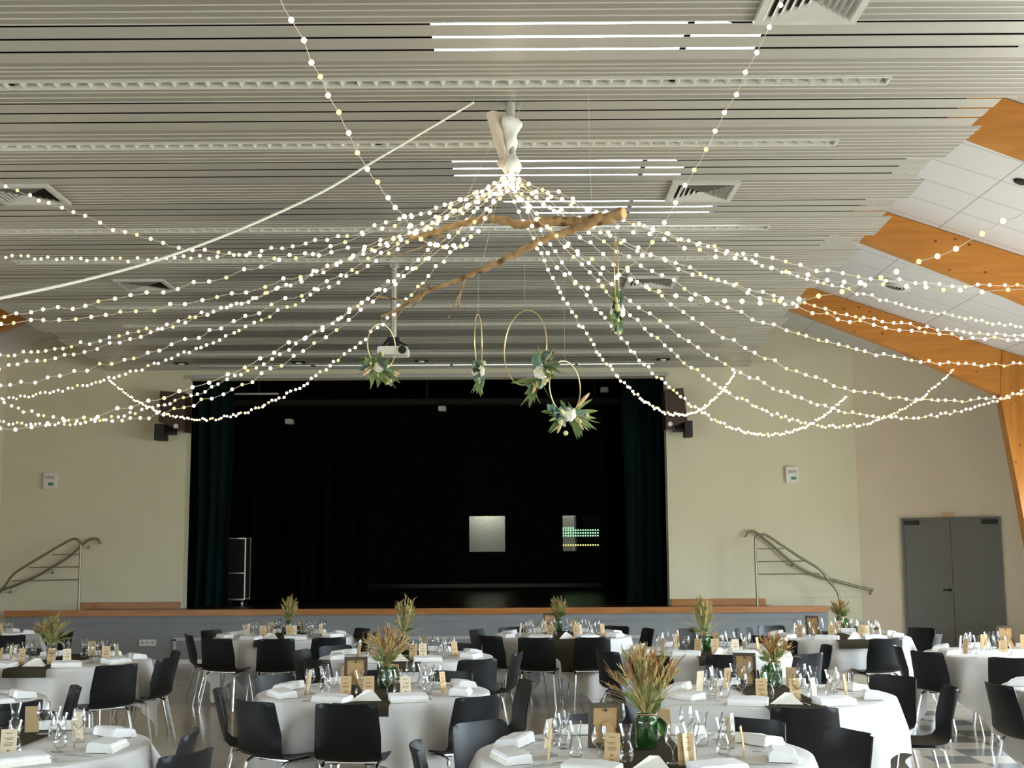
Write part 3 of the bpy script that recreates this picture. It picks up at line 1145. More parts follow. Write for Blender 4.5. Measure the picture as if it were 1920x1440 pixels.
# handrails -----------------------------------------------------------
for nm in ('left', 'right'):
    if nm == 'left':
        guard = [(147, 1143), (149, 1090), (151, 1030), (150, 1018), (143, 1011), (133, 1012), (110, 1024), (80, 1042), (40, 1066), (22, 1080), (8, 1100), (-6, 1118), (-20, 1150)]
        bars = [((150, 1040), (97, 1040)), ((148, 1063), (54, 1064)), ((146, 1087), (22, 1089))]
        rail = [(188, 1020), (184, 1012), (175, 1010), (164, 1014), (152, 1023), (130, 1043), (100, 1062), (75, 1077), (40, 1093), (10, 1104), (-40, 1116)]
        brk = [(166, 1027), (98, 1074), (19, 1110)]
    else:
        guard = [(1420, 1132), (1418, 1080), (1416, 1016), (1419, 1006), (1428, 1003), (1438, 1004), (1470, 1025), (1500, 1045), (1535, 1066), (1550, 1083), (1562, 1098), (1572, 1115), (1578, 1150)]
        bars = [((1421, 1029), (1469, 1029)), ((1421, 1053), (1508, 1052)), ((1422, 1076.5), (1537, 1076))]
        rail = [(1398, 1007), (1402, 999), (1410, 996), (1418, 999), (1445, 1020), (1485, 1055), (1515, 1073), (1545, 1084), (1560, 1087), (1600, 1098), (1637, 1107)]
        brk = [(1485, 1061), (1560, 1094), (1632, 1113)]
    YG, YR = YS + .02, YW - .09
    b0 = aty(*guard[0], YG)
    t = thing('guard_rail', 'steel guard rail with three bars at the %s stage steps' % nm, 'guard rail', (b0.x, YG, SZ))
    off = Vector((b0.x, YG, SZ))
    gp = [aty(*g, YG) - off for g in guard]
    gp[0].z = 0.0
    MB().tube(smooth_path(gp, 5), .021, 10).build('frame_tube', 'steel_rail', t)
    for (u, v) in bars:
        MB().tube([aty(*u, YG) - off, aty(*v, YG) - off], .009, 8).build('crossbar', 'steel_rail', t)
    b1 = aty(*rail[4], YR)
    t = thing('wall_handrail', 'steel wall handrail with curved end beside the %s stage steps' % nm, 'handrail', (b1.x, YW, b1.z))
    off = Vector((b1.x, YW, b1.z))
    dy = 0.0
    MB().tube(smooth_path([aty(*g, YR) - off for g in rail], 5), .021, 10).build('rail', 'steel_rail', t)
    for u in brk:
        p = aty(*u, YR) - off
        MB().tube([p + Vector((0, 0, .05)), p, p + Vector((0, YW - YR - .005, 0))], .008, 6).ball(p, .022, 8, 6).build('bracket', 'steel_rail', t)

# door -----------------------------------------------------------------
dvec = Vector((DW1[0] - DW0[0], DW1[1] - DW0[1], 0)).normalized()
dang = math.atan2(dvec.y, dvec.x)


def ondoor(px, py):
    r = ray(px, py)
    n = Vector((-dvec.y, dvec.x, 0))
    s = (Vector((DW0[0], DW0[1], 0)) - ORI).dot(n) / r.dot(n)
    return ORI + r * s


dl, dr_ = ondoor(1690, 972), ondoor(1876, 968)
dw = (Vector((dr_.x, dr_.y, 0)) - Vector((dl.x, dl.y, 0))).length
dh = (dl.z + dr_.z) / 2
mid = (dl + dr_) / 2
t = thing('door_1', 'dark grey double door with two closers in the angled right wall', 'door', (mid.x, mid.y, 0), dang)
t['kind'] = 'structure'
MB().box((-dw / 2 + .02, -.02, dh / 2), (.04, .08, dh)).box((dw / 2 - .02, -.02, dh / 2), (.04, .08, dh)).box((0, -.02, dh - .015), (dw - .08, .08, .03)).build('door_frame', 'door_grey', t, False)
for s in (-1, 1):
    lf = MB().box((s * (dw / 4 - .012), -.015, dh / 2 - .01), (dw / 2 - .035, .05, dh - .04)).build('door_leaf', 'door_grey', t, False)
    MB().rbox((s * (dw / 2 - .17), -.075, dh - .085), (.25, .07, .07), .012).build('door_closer', 'speaker_black', lf)
hz = ondoor(1775, 1106).z
lf = [c for c in bpy.data.objects if c.name.startswith('door_leaf')][0]
MB().tube([(-.05, -.04, hz), (-.05, -.09, hz), (-.16, -.09, hz)], .012, 8).box((-.05, -.045, hz), (.05, .012, .05)).build('door_handle', 'speaker_black', lf)
p = ondoor(1779, 967)
o = MB().box((0, -.02, 0), (.17, .03, .07)).build('door_plate', 'kraft', None, False, loc=(p.x, p.y, dh + .045), rotz=dang)
tag(o, 'small tan plate fixed above the grey double door', 'sign')

# ceiling fittings ------------------------------------------------------
ordw = ['nearest', 'second', 'third', 'fourth', 'fifth', 'sixth', 'seventh', 'eighth', 'ninth']
vis = [y for y in STRIPS if 7 < y < 21.5]
for (k, y) in enumerate(vis):
    x1 = strip_end(y)
    x0 = 2 * XC - x1
    yw = .135
    t = thing('strip_light', 'long white louvred strip light set between the ceiling slats, %s from the viewer' % ordw[k], 'ceiling light', (XC, y, ZC), 0, 'louvred strip lights in the slatted ceiling')
    w = x1 - x0
    MB().box((0, -yw / 2, .018), (w, .018, .05)).box((0, yw / 2, .018), (w, .018, .05)).box((-w / 2, 0, .018), (.018, yw, .05)).box((w / 2, 0, .018), (.018, yw, .05)).build('side_frame', 'louvre_white', t, False)
    MB().box((0, 0, .088), (w, yw, .01)).build('reflector', 'louvre_mirror', t, False)
    m_ = MB()
    n = int(w / .115)
    for i in range(n):
        x = -w / 2 + (i + .5) * w / n
        # parabolic cross blade: wide at the top, narrow at the lower edge
        m_.add([(x - .002, -yw / 2, .0), (x + .002, -yw / 2, .0), (x + .002, yw / 2, .0), (x - .002, yw / 2, .0), (x - .053, -yw / 2, .078), (x + .053, -yw / 2, .078), (x + .053, yw / 2, .078), (x - .053, yw / 2, .078)],
               [(0, 1, 2, 3), (7, 6, 5, 4), (0, 4, 5, 1), (1, 5, 6, 2), (2, 6, 7, 3), (3, 7, 4, 0)])
    m_.build('louvre_blades', 'louvre_white', t, False)


def vent(cx, cy, sz, label):
    t = thing('ceiling_vent', label, 'ceiling vent', (cx, cy, ZC), 0, 'square air vents in the slatted ceiling')
    h = sz / 2
    f = .045
    MB().box((0, -h + f / 2, -.012), (sz, f, .03)).box((0, h - f / 2, -.012), (sz, f, .03)).box((-h + f / 2, 0, -.012), (f, sz - 2 * f, .03)).box((h - f / 2, 0, -.012), (f, sz - 2 * f, .03)).build('frame', 'vent_grey', t, False)
    MB().box((0, 0, .0), (sz - 2 * f, sz - 2 * f, .004)).build('backing', 'dark_gap', t, False)
    m_ = MB()
    n = 6
    s0 = h - f
    for k in range(n):
        o_ = s0 * (1 - k / n)
        i_ = s0 * (1 - (k + .72) / n)
        zo, zi = -.004, -.028
        # square cone blade ring
        vs = [(-o_, -o_, zi), (o_, -o_, zi), (o_, o_, zi), (-o_, o_, zi), (-i_, -i_, zo), (i_, -i_, zo), (i_, i_, zo), (-i_, i_, zo)]
        m_.add(vs, [(0, 1, 5, 4), (1, 2, 6, 5), (2, 3, 7, 6), (3, 0, 4, 7)])
        vs2 = [(a_, b_, c_ + .003) for (a_, b_, c_) in vs]
        m_.add(vs2, [(4, 5, 1, 0), (5, 6, 2, 1), (6, 7, 3, 2), (7, 4, 0, 3)])
    m_.build('louvre_rings', 'vent_grey', t, False)


vent(atz(1520, 15, ZC).x, 7.13, .62, 'square grey air vent at the top right of the ceiling')
vent(atz(1316, 357, ZC).x, 11.12, .60, 'square grey air vent right of the hanging branch')
vent(atz(1220, 527, ZC).x, 14.98, .60, 'square grey air vent behind the right hanging hoop')
vent(atz(45, 360, ZC).x, 11.1, .60, 'square grey air vent at the left edge of the ceiling')
vent(atz(272, 533, ZC).x, 15.0, .60, 'square grey air vent over the far left tables')
for (k, (px, py, wd)) in enumerate(((340, 681, 'left'), (560, 679, 'left of the middle'), (790, 676, 'below the middle'), (1243, 673, 'right'))):
    p = atz(px, py, ZC)
    t = thing('downlight', 'small recessed spotlight in the far ceiling slats, %s' % {0: 'farthest left', 1: 'second from left', 2: 'between projector and hoops', 3: 'farthest right'}[k], 'spotlight', (p.x, p.y, ZC), 0, 'recessed spotlights near the stage')
    MB().box((0, 0, -.006), (.22, .20, .012)).build('plate', 'dark_gap', t, False)
    MB().lathe([(0, -.03), (.045, -.03), (.055, -.012)], 14).build('lamp', 'plastic_white', t)
# fittings on the right slope
sl = Euler((0, math.atan(ROOFM), 0)).to_matrix()
X = 5.41
t = thing('round_diffuser', 'round white air diffuser in the tiled ceiling slope', 'air diffuser', (X, 17.8, roof_z(X)))
t.rotation_euler = (0, math.atan(ROOFM), 0)
MB().lathe([(.245, -.001), (.25, -.02), (.17, -.03), (.165, -.012)], 28).build('ring', 'white_paint', t)
MB().lathe([(.165, -.012), (0, -.012)], 28).build('core', 'dark_gap', t)
m_ = MB()
for k in range(3):
    m_.lathe([(.15 - .045 * k, -.014), (.13 - .045 * k, -.034), (.122 - .045 * k, -.034), (.14 - .045 * k, -.014)], 24)
m_.build('cones', 'vent_grey', t)
X = 5.286
t = thing('ceiling_speaker', 'small dark round speaker in the ceiling slope at the right edge', 'speaker', (X, 12.87, roof_z(X)))
t.rotation_euler = (0, math.atan(ROOFM), 0)
MB().lathe([(0, -.022), (.06, -.02), (.075, -.012), (.08, -.001)], 20).build('grille', 'dark_gap', t)

# projector ------------------------------------------------------------
YP = 14.1
p0, p1, p2 = aty(739, 503, YP), aty(739, 640, YP), aty(738, 660, YP)
t = thing('projector', 'white projector hanging on a grey ceiling pole before the stage', 'projector', (p0.x, YP, ZC))
MB().tube([(0, 0, 0), (0, 0, p1.z - ZC)], .035, 14).build('pole', 'case_metal', t)
MB().lathe([(0, -.03), (.07, -.03), (.07, 0), (0, 0)], 16).build('ceiling_plate', 'case_metal', t)
zz = p2.z - ZC
m_ = MB().box((0, 0, zz + .11), (.12, .12, .10)).tube([(-.05, 0, zz + .16), (-.13, 0, zz + .06)], .012, 6).tube([(.03, 0, zz + .13), (.15, .0, zz + .07)], .012, 6)
m_.build('mount', 'rubber_black', t, False)
MB().rbox((0, 0, zz), (.34, .27, .09), .025).build('body', 'plastic_white', t)
MB().lathe([(.04, 0), (.045, -.02), (0, -.02)], 16, (.11, -.136, zz), Matrix.Rotation(-PI / 2, 3, 'X')).build('lens', 'dark_gap', t)

# ================================================================== decoration hung from the ceiling
HUB = Vector((-0.01, 8.85, 4.468))
t = thing('ceiling_pole', 'short steel pole wrapped in white cloth where the fairy lights meet', 'pole', (0, 8.85, ZC))
MB().tube([(0, 0, 0), (0, 0, -.50)], .034, 16).build('pole', 'case_metal', t)
rows = []
for j in range(19):
    tt = j / 18
    z = -.10 - .42 * tt
    r0 = .052 + .016 * math.sin(tt * 9) + .012 * math.sin(tt * 17)
    row = []
    for k in range(25):
        a = 2 * PI * k / 24
        row.append(Vector(((r0 + .008 * math.sin(3 * a + tt * 14)) * math.cos(a) + .004 * math.sin(tt * 8), (r0 + .008 * math.sin(3 * a + tt * 14)) * math.sin(a), z + .022 * math.cos(a - 2.2) * (1 - tt))))
    rows.append(row)
MB().grid(rows, .003).build('white_wrap', 'fabric_white', t, True, 80)
# hanging flap of the cloth
rows = []
for j in range(15):
    tt = j / 14
    row = []
    for k in range(9):
        s = k / 8
        wd = .125 * (1 - tt) ** .8 + .03
        row.append(Vector((-.02 - wd * s, .035 * math.sin(5 * s + 3 * tt) - .03, -.10 - .05 * math.sin(PI * s) * 0 - .36 * tt + .035 * math.sin(PI * s) * (1 - tt))))
    rows.append(row)
MB().grid(rows, .003).build('cloth_flap', 'fabric_beige', t, True, 80)
MB().ball((-.045, -.02, -.45), .05, 12, 8, (1.1, .9, .8)).build('cloth_knot', 'fabric_beige', t)

# white rod running up to the ceiling
pr = [(-60, 570), (0, 559), (150, 527), (300, 486), (450, 430), (600, 362), (700, 303), (800, 244), (888, 192)]
dep = [5.9, 6.1, 6.6, 7.05, 7.5, 7.95, 8.25, 8.55, 8.8]
o = MB().tube(smooth_path([aty(p[0], p[1], d) for p, d in zip(pr, dep)], 4), .0085, 8).build('hanging_tube', 'rod_white')
tag(o, 'long thin white tube sagging from the ceiling to the upper left', 'tube')

# branch -----------------------------------------------------------------
t = thing('hanging_branch', 'forked bare branch with a sawn end hung below the fairy lights', 'branch', aty(1100, 420, 8.7))
off = Vector(t.location)


def limb(name, pts, deps, r0, r1, seg=10):
    P = smooth_path([aty(p[0], p[1], d) - off for p, d in zip(pts, deps)], 5)
    n = len(P)
    rs = [r0 + (r1 - r0) * (i / (n - 1)) ** .8 for i in range(n)]
    rs = [r * (1 + .10 * math.sin(i * 1.7) + .05 * random.uniform(-1, 1)) for i, r in enumerate(rs)]
    P = [p + Vector((random.uniform(-1, 1), random.uniform(-1, 1), random.uniform(-1, 1))) * r0 * .16 for p in P]
    return MB().tube(P, rs, seg).build(name, 'bark', t)


limb('trunk', [(1168, 400), (1140, 408), (1100, 416), (1060, 415), (1020, 417), (985, 421), (950, 416), (915, 411), (890, 414), (860, 422), (830, 432), (800, 443), (770, 446)], [8.55, 8.6, 8.66, 8.72, 8.78, 8.85, 8.9, 8.95, 9.0, 9.05, 9.1, 9.15, 9.2], .044, .020)
limb('limb', [(1130, 406), (1095, 424), (1060, 435), (1020, 450), (985, 466), (950, 485), (910, 503), (880, 516), (845, 530), (800, 547), (770, 564), (745, 580), (716, 592)], [8.6, 8.62, 8.65, 8.7, 8.74, 8.78, 8.82, 8.86, 8.9, 8.95, 9.0, 9.05, 9.1], .033, .009)
limb('twig', [(873, 516), (865, 545), (855, 565), (840, 596)], [8.88, 8.86, 8.84, 8.82], .009, .004, 7)
limb('twig', [(873, 516), (866, 540), (862, 560), (858, 582)], [8.88, 8.9, 8.92, 8.94], .008, .004, 7)
limb('twig', [(796, 549), (785, 565), (768, 580)], [8.95, 8.93, 8.92], .008, .004, 7)
limb('twig', [(762, 566), (755, 580), (740, 600)], [9.0, 8.98, 8.96], .006, .003, 7)
limb('twig', [(768, 565), (735, 560), (702, 555)], [9.0, 9.03, 9.06], .009, .004, 7)
limb('twig', [(830, 440), (800, 460), (760, 474), (725, 487)], [9.1, 9.13, 9.16, 9.2], .008, .003, 7)
limb('twig', [(785, 552), (790, 536), (800, 534), (806, 540)], [8.95, 8.93, 8.92, 8.92], .008, .006, 7)
p = aty(1169, 400, 8.55) - off
q = aty(1160, 401.5, 8.57) - off
dn = (p - q).normalized()
MB().lathe([(0, .004), (.034, .004), (.042, -.004)], 16, p + dn * .004, Vector((0, 0, 1)).rotation_difference(dn).to_matrix()).build('sawn_end', 'cut_wood', t)
m_ = MB()
for (px, py, d) in ((1110, 418, 8.65), (900, 508, 8.83), (850, 425, 9.07)):
    p = aty(px, py, d) - off
    m_.tube([p, Vector((p.x * .6, p.y, ZC - off.z))], .0012, 4)
m_.build('hanging_thread', 'thread', t)


# flower hoops -------------------------------------------------------------
def hoop(px, pytop, Y, dia, yaw, fang, topz, label, seed, tpx=None, scale=1.0):
    r = random.Random(seed)
    st = random.getstate()
    random.seed(seed)
    top = aty(px, pytop, Y)
    R_ = dia / 2
    c = top - Vector((0, 0, R_))
    t = thing('flower_hoop', label, 'flower hoop', c, yaw, 'golden flower hoops under the branch')
    MB().tube([(R_ * math.cos(a), 0, R_ * math.sin(a)) for a in [2 * PI * k / 56 for k in range(57)]], .0042, 8).build('hoop', 'gold_metal', t)
    MB().tube([(0, 0, R_), (0, 0, topz - c.z)], .0009, 4).build('thread', 'thread', t)
    fc = Vector((R_ * math.cos(fang), 0, R_ * math.sin(fang)))
    tang = Vector((-math.sin(fang), 0, math.cos(fang)))
    out = Vector((math.cos(fang), 0, math.sin(fang)))
    inv = Matrix.Rotation(-yaw, 3, 'Z')
    toc = inv @ Vector((0, -1, 0))
    g, b2, ear, bud = MB(), MB(), MB(), MB()
    for k in range(34):
        s = r.uniform(-1, 1)
        base = fc + tang * s * .055 * scale
        d = (tang * (s * 1.3 + r.gauss(0, .35)) + out * r.gauss(.25, .5) + toc * r.uniform(-.4, .7)).normalized()
        g.leaf(base, d, r.uniform(.06, .135) * scale, r.uniform(.007, .013) * scale, bend=r.uniform(-.1, .35))
    for k in range(16):
        s = r.uniform(-1, 1)
        base = fc + tang * s * .07 * scale
        d = (tang * (s * 1.2 + r.gauss(0, .4)) + out * r.gauss(.3, .5) + toc * r.uniform(-.2, .8)).normalized()
        b2.leaf(base + d * .03, d, r.uniform(.045, .075) * scale, r.uniform(.017, .026) * scale, bend=.2)
    for k in range(5):
        s = r.choice((-1, 1)) * r.uniform(.3, 1)
        base = fc + tang * s * .04 * scale + toc * .02
        d = (tang * s * 1.3 + out * r.gauss(.1, .4) + toc * r.uniform(0, .4)).normalized()
        L = r.uniform(.05, .085) * scale
        rot = Vector((0, 0, 1)).rotation_difference(d).to_matrix()
        ear.ball(base + d * L, L * .6, 8, 8, (.16, .16, 1), rot)
    for k in range(7):
        d = (tang * r.gauss(0, 1) + out * r.gauss(.2, .6) + toc * r.uniform(.1, .8)).normalized()
        bud.ball(fc + d * r.uniform(.05, .10) * scale, .011 * scale, 8, 6)
    g.build('green_leaves', 'leaf_green', t)
    b2.build('eucalyptus_leaves', 'leaf_blue', t)
    ear.build('dried_ears', 'dried_ear', t)
    bud.build('buds', 'bud_yellow', t)
    fl = MB()
    fcen = fc + toc * .035 * scale + out * .01
    scale *= .72
    fl.ball(fcen, .026 * scale, 12, 8)
    for ring, (nn, rad, tilt) in enumerate(((5, .018, .3), (7, .030, .7))):
        for k in range(nn):
            a = 2 * PI * k / nn + ring * .4
            u = toc.orthogonal().normalized()
            v = toc.cross(u)
            d = u * math.cos(a) + v * math.sin(a)
            rot = toc.rotation_difference(Vector((0, 0, 1))).to_matrix().inverted()
            fl.ball(fcen + d * rad * scale + toc * (.012 - .012 * ring) * scale, .020 * scale, 10, 6, (1, 1, .55), Vector((0, 0, 1)).rotation_difference((toc + d * tilt).normalized()).to_matrix())
    fl.build('white_flower', 'petal_white', t)
    random.setstate(st)


hoop(716, 608, 9.1, .32, math.radians(57), math.radians(258), aty(712, 594, 9.1).z, 'small golden hoop with white rose hanging left beside the projector', 11, scale=1.35)
hoop(897, 590, 8.85, .40, math.radians(84), math.radians(270), aty(893, 512, 8.85).z, 'golden hoop seen edge on, hanging left of the middle', 12, scale=1.4)
hoop(984, 583, 8.78, .52, math.radians(-56), math.radians(-48), aty(984, 470, 8.78).z, 'largest golden hoop with its white rose at the lower right', 13, scale=1.5)
hoop(1059, 677, 8.65, .36, math.radians(52), math.radians(-80), aty(1059, 437, 8.65).z, 'lowest golden hoop with eucalyptus in front of the dark stage', 14, scale=1.6)
hoop(1155, 452, 8.58, .50, math.radians(82), math.radians(-95), aty(1152, 408, 8.58).z, 'golden hoop at the right below the sawn branch end', 15, scale=1.6)

# string lights -------------------------------------------------------------
bm_ = MB().ball((0, 0, 0), .0142, 8, 6)
bulb_proto = bm_.build('bulb', 'bulb_warm')
bulb_me_w = bulb_proto.data
bpy.data.objects.remove(bulb_proto)
bulb_proto = MB().ball((0, 0, 0), .0135, 8, 6).build('bulb', 'bulb_yellow')
bulb_me_y = bulb_proto.data
bpy.data.objects.remove(bulb_proto)

STR = [
    # end point, sag, skew, label tail
    ((-4.43, 10.42, 4.98), 0.632, -0.274, 'running up to the ceiling vent at the far left edge'),
    ((-5.99, 13.43, 4.98), 0.30, -0.594, 'nearly straight, topmost of the left fan'),
    ((-10.9, 11.69, 4.65), 0.863, -0.209, 'second from top of left fan, crossing the orange beam'),
    ((-10.9, 11.39, 4.91), 0.933, -0.552, 'third from top of left fan, crossing the orange beam'),
    ((-10.9, 16.49, 4.39), 0.64, -0.485, 'fourth from the top of the left fan'),
    ((-10.9, 15.33, 4.42), 0.934, -0.117, 'fifth from the top of the left fan'),
    ((-10.9, 14.01, 4.41), 1.189, -0.161, 'sixth from the top of the left fan'),
    ((-10.9, 21.0, 4.44), 0.747, -0.254, 'seventh from the top of the left fan'),
    ((-10.9, 10.65, 4.81), 1.78, -0.41, 'fourth from the bottom of the left fan'),
    ((-10.9, 20.35, 4.57), 1.189, -0.461, 'third from the bottom of the left fan'),
    ((-7.53, 14.55, 4.98), 1.71, 0.005, 'second from bottom of left fan, sagging to left edge'),
    ((-7.08, 22.24, 4.87), 1.203, -0.148, 'looping lowest across the left stage curtain'),
    ((-1.40, 4.88, 4.98), 0.892, -0.6, 'coming from the top edge left of the middle'),
    ((1.60, 6.94, 4.98), 1.044, -0.507, 'coming down from the vent at the top right'),
    ((4.38, 4.38, 4.98), 1.375, -0.269, 'rising past the orange beams at the upper right edge'),
    ((7.9, 12.05, 4.62), 0.577, -0.248, 'topmost of the right fan'),
    ((7.9, 6.92, 4.07), 0.823, -0.362, 'second from the top of the right fan'),
    ((7.9, 16.21, 4.62), 0.305, 0.373, 'third from the top of the right fan'),
    ((7.9, 12.47, 3.98), 0.626, -0.438, 'fourth from the top of the right fan'),
    ((7.9, 14.56, 4.39), 0.55, -0.229, 'fifth from the top of the right fan'),
    ((7.9, 14.46, 4.30), 0.878, -0.269, 'sixth from the top of the right fan'),
    ((7.9, 15.02, 4.48), 1.277, -0.18, 'fifth from the bottom of the right fan'),
    ((7.9, 17.26, 4.53), 1.325, -0.196, 'fourth from the bottom of the right fan'),
    ((6.74, 19.28, 4.55), 1.31, -0.132, 'ending on the far orange beam at the right'),
    ((5.86, 22.24, 4.49), 1.215, -0.212, 'ending in the back corner right of the stage'),
    ((3.92, 22.24, 4.91), 1.221, -0.206, 'looping lowest before the right loudspeaker'),
]
for (si, (end, sag, skew, lab)) in enumerate(STR):
    e = Vector(end)
    start = HUB + Vector((.05 * math.cos(si * 2.4), .05 * math.sin(si * 2.4), -.02 * (si % 5)))
    t = thing('string_light', 'string of warm fairy lights ' + lab, 'string light', start, 0, 'fairy light strings spreading from the wrapped pole')
    N = 240
    P = []
    for i in range(N + 1):
        u = i / N
        p = start.lerp(e, u)
        p.z -= 4 * sag * u * (1 - u) * (1 + skew * (2 * u - 1))
        P.append(p - start)
    # bulb positions by arc length, the wire dips between bulbs
    acc = [0.0]
    for a, b in zip(P[:-1], P[1:]):
        acc.append(acc[-1] + (b - a).length)
    tot = acc[-1]
    pos = []
    s = .03
    j = 0
    while s < tot - .02:
        while acc[j + 1] < s:
            j += 1
        f = (s - acc[j]) / (acc[j + 1] - acc[j])
        pos.append(P[j].lerp(P[j + 1], f))
        s += .130 + random.uniform(-.022, .022)
    wr = []
    sgn = 1
    bp = []
    for i, p in enumerate(pos):
        q = p + Vector((random.uniform(-.008, .008), random.uniform(-.008, .008), random.uniform(-.018, .018)))
        bp.append(q)
    path = [Vector((0, 0, 0))]
    for a, b in zip(bp[:-1], bp[1:]):
        path.append(a)
        path.append((a + b) / 2 + Vector((0, 0, random.uniform(-.012, .004))))
    path += [bp[-1], P[-1]]
    MB().tube(path, .0026, 4, False).build('wire', 'wire', t)
    order = []
    for i, q in enumerate(bp):
        w = q + start
        x, y = proj(w)
        vis_ = -20 < x < 1940 and -20 < y < 1460
        order.append((0 if vis_ else 1, (w - ORI).length, i))
    order.sort()
    for (k, (nv, dd, i)) in enumerate(order):
        if k >= 100:
            break
        o = bpy.data.objects.new('bulb', bulb_me_y if random.random() < .2 else bulb_me_w)
        COL.objects.link(o)
        o.parent = t
        o.location = bp[i]
    else:
        k = len(order)
    rest = order[k:]
    if rest:
        m_ = MB()
        for (_, _, i) in rest:
            m_.ball(bp[i], .0135, 8, 6)
        o = m_.build('bulbs_far_along', 'bulb_warm', t)
        o['kind'] = 'stuff'

# ================================================================== tables, chairs and settings
TZ = .77
RT = .86
# key: (px of centre, py of centre on the cloth, phrase)
TAB = {
    'T1': (1205, 1410, 'the nearest round table'),
    'T2': (701, 1297, 'the left centre round table'),
    'T3': (1448, 1302, 'the right centre round table'),
    'T4': (112, 1240, 'the left table below the handrail'),
    'T5': (-30, 1402, 'the bottom left corner table'),
    'T6': (-154, 1316, 'the front table cut by left edge'),
    'T7': (-58, 1192, 'the farthest table at left edge'),
    'T8': (532, 1193, 'the back row left table'),
    'T9': (762, 1231, 'the middle row left table'),
    'T10': (1052, 1192, 'the back row middle table'),
    'T11': (1323, 1221, 'the middle row right table'),
    'T12': (1568, 1193, 'the back row right table'),
    'T13': (1900, 1224, 'the table near the grey door'),
    'T14': (2110, 1290, 'the table cut by right edge'),
}
CH = {  # chair angle (deg, 0 right, 90 away from viewer), radius
    'T1': [(140, .91), (100, .88), (47, .85), (14, .95), (184, .90)],
    'T2': [(-91, 1.0), (-122, 1.0), (-160, .88), (-45, .90), (8, .90), (62, .88), (100, .88), (140, .90)],
    'T3': [(-91, 1.0), (-4, 1.0), (33, 1.08), (92, 1.1), (150, .88), (184, .88)],
    'T4': [(-52, 1.15), (-16, .92), (24, .85), (90, .90), (-112, .90), (130, .90)],
    'T5': [(10, .82), (-24, 1.10), (100, .9)],
    'T6': [(-31, .82), (23, .80)],
    'T7': [(-12, 1.12), (50, .9), (-44, .95)],
    'T8': [(-85, 1.08), (-116, 1.10), (-155, .92), (158, .85), (33, .85), (-56, 1.12), (0, .90), (96, .95)],
    'T9': [(172, .85), (-54, 1.05), (-12, .88), (60, .88), (98, .88), (138, .88), (-128, .95)],
    'T10': [(-107, .97), (-73, .97), (158, .9), (-139, .92), (124, .85), (53, 1.0), (22, .95)],
    'T11': [(-88, .9), (-150, .98), (-122, 1.1), (-3, 1.0), (-52, 1.1), (66, .9), (36, .95)],
    'T12': [(-80, 1.02), (140, 1.02), (112, 1.15), (60, .9), (26, 1.15), (-24, .92), (-150, .95)],
    'T13': [(165, .85), (204, .88), (-110, 1.1)],
    'T14': [(192, .78)],
}
HOUR = {0: 'right', 1: 'back right', 2: 'far side right', 3: 'far side', 4: 'far side left', 5: 'back left', 6: 'left', 7: 'front left', 8: 'near side left', 9: 'near side', 10: 'near side right', 11: 'front right'}


def hour(phi):
    return int(round((phi % 360) / 30.0)) % 12


# --- chair
def chair_shell():
    prof = [(.235, .428, .38), (.225, .445, .41), (.17, .455, .43), (.08, .447, .44), (-.02, .440, .445), (-.10, .438, .445), (-.165, .450, .445), (-.205, .485, .445), (-.228, .54, .443), (-.245, .60, .438), (-.262, .67, .430), (-.276, .73, .420), (-.288, .785, .412), (-.296, .812, .402), (-.300, .826, .380)]
    rows = []
    n = 12
    for i, (y, z, w) in enumerate(prof):
        row = []
        up = max(0.0, min(1.0, (z - .46) / .12)) if i >= 6 else 0.0
        for j in range(n + 1):
            s = -1 + 2 * j / n
            x = s * w / 2
            e = abs(s) ** 2.6
            yy = y + up * .045 * e
            zz = z + (1 - up) * (.016 * e) - (0.016 * abs(s) ** 8 if i == len(prof) - 1 else 0) + (.010 * abs(s) ** 2 * up)
            if i <= 1:
                yy -= .03 * abs(s) ** 3
            row.append(Vector((x, yy, zz)))
        rows.append(row)
    return rows


t = thing('chair', 'x', 'chair', (0, 0, -20), 0)
MB().grid(chair_shell(), .009).build('seat_shell', 'black_plastic', t, True, 70)
for s in (-1, 1):
    pts = [(s * .225, .225, .0), (s * .19, .165, .36), (s * .185, .145, .405), (s * .183, .11, .422), (s * .183, 0, .424), (s * .183, -.10, .422), (s * .185, -.145, .405), (s * .19, -.165, .36), (s * .225, -.245, .0)]
    MB().tube(smooth_path(pts, 3), .0115, 8).build('leg_frame', 'chrome', t)
MB().box((0, .09, .432), (.36, .025, .012)).box((0, -.09, .428), (.36, .025, .012)).build('cross_brace', 'chrome', t, False)
MB().box((-.12, .02, .424), (.06, .2, .028)).box((.12, .02, .424), (.06, .2, .028)).build('seat_bracket', 'black_plastic', t, False)
CHAIR = reg(t)

# --- round table
t = thing('round_table', 'x', 'table', (0, 0, -20), 0)
MB().lathe([(0, .735), (RT - .01, .735), (RT, .740), (RT, .758), (RT - .005, .763), (0, .763)], 48).build('tabletop', 'table_board', t)
for k in range(4):
    a = PI / 4 + k * PI / 2
    MB().tube([(.36 * math.cos(a), .36 * math.sin(a), .735), (.44 * math.cos(a), .44 * math.sin(a), 0)], .014, 8).build('leg', 'table_leg', t)
MB().tube([(.38 * math.cos(PI / 4), .38 * math.sin(PI / 4), .55), (.38 * math.cos(5 * PI / 4), .38 * math.sin(5 * PI / 4), .55)], .011, 6).tube([(.38 * math.cos(3 * PI / 4), .38 * math.sin(3 * PI / 4), .53), (.38 * math.cos(7 * PI / 4), .38 * math.sin(7 * PI / 4), .53)], .011, 6).build('fold_brace', 'rubber_black', t)
TABLE = reg(t)


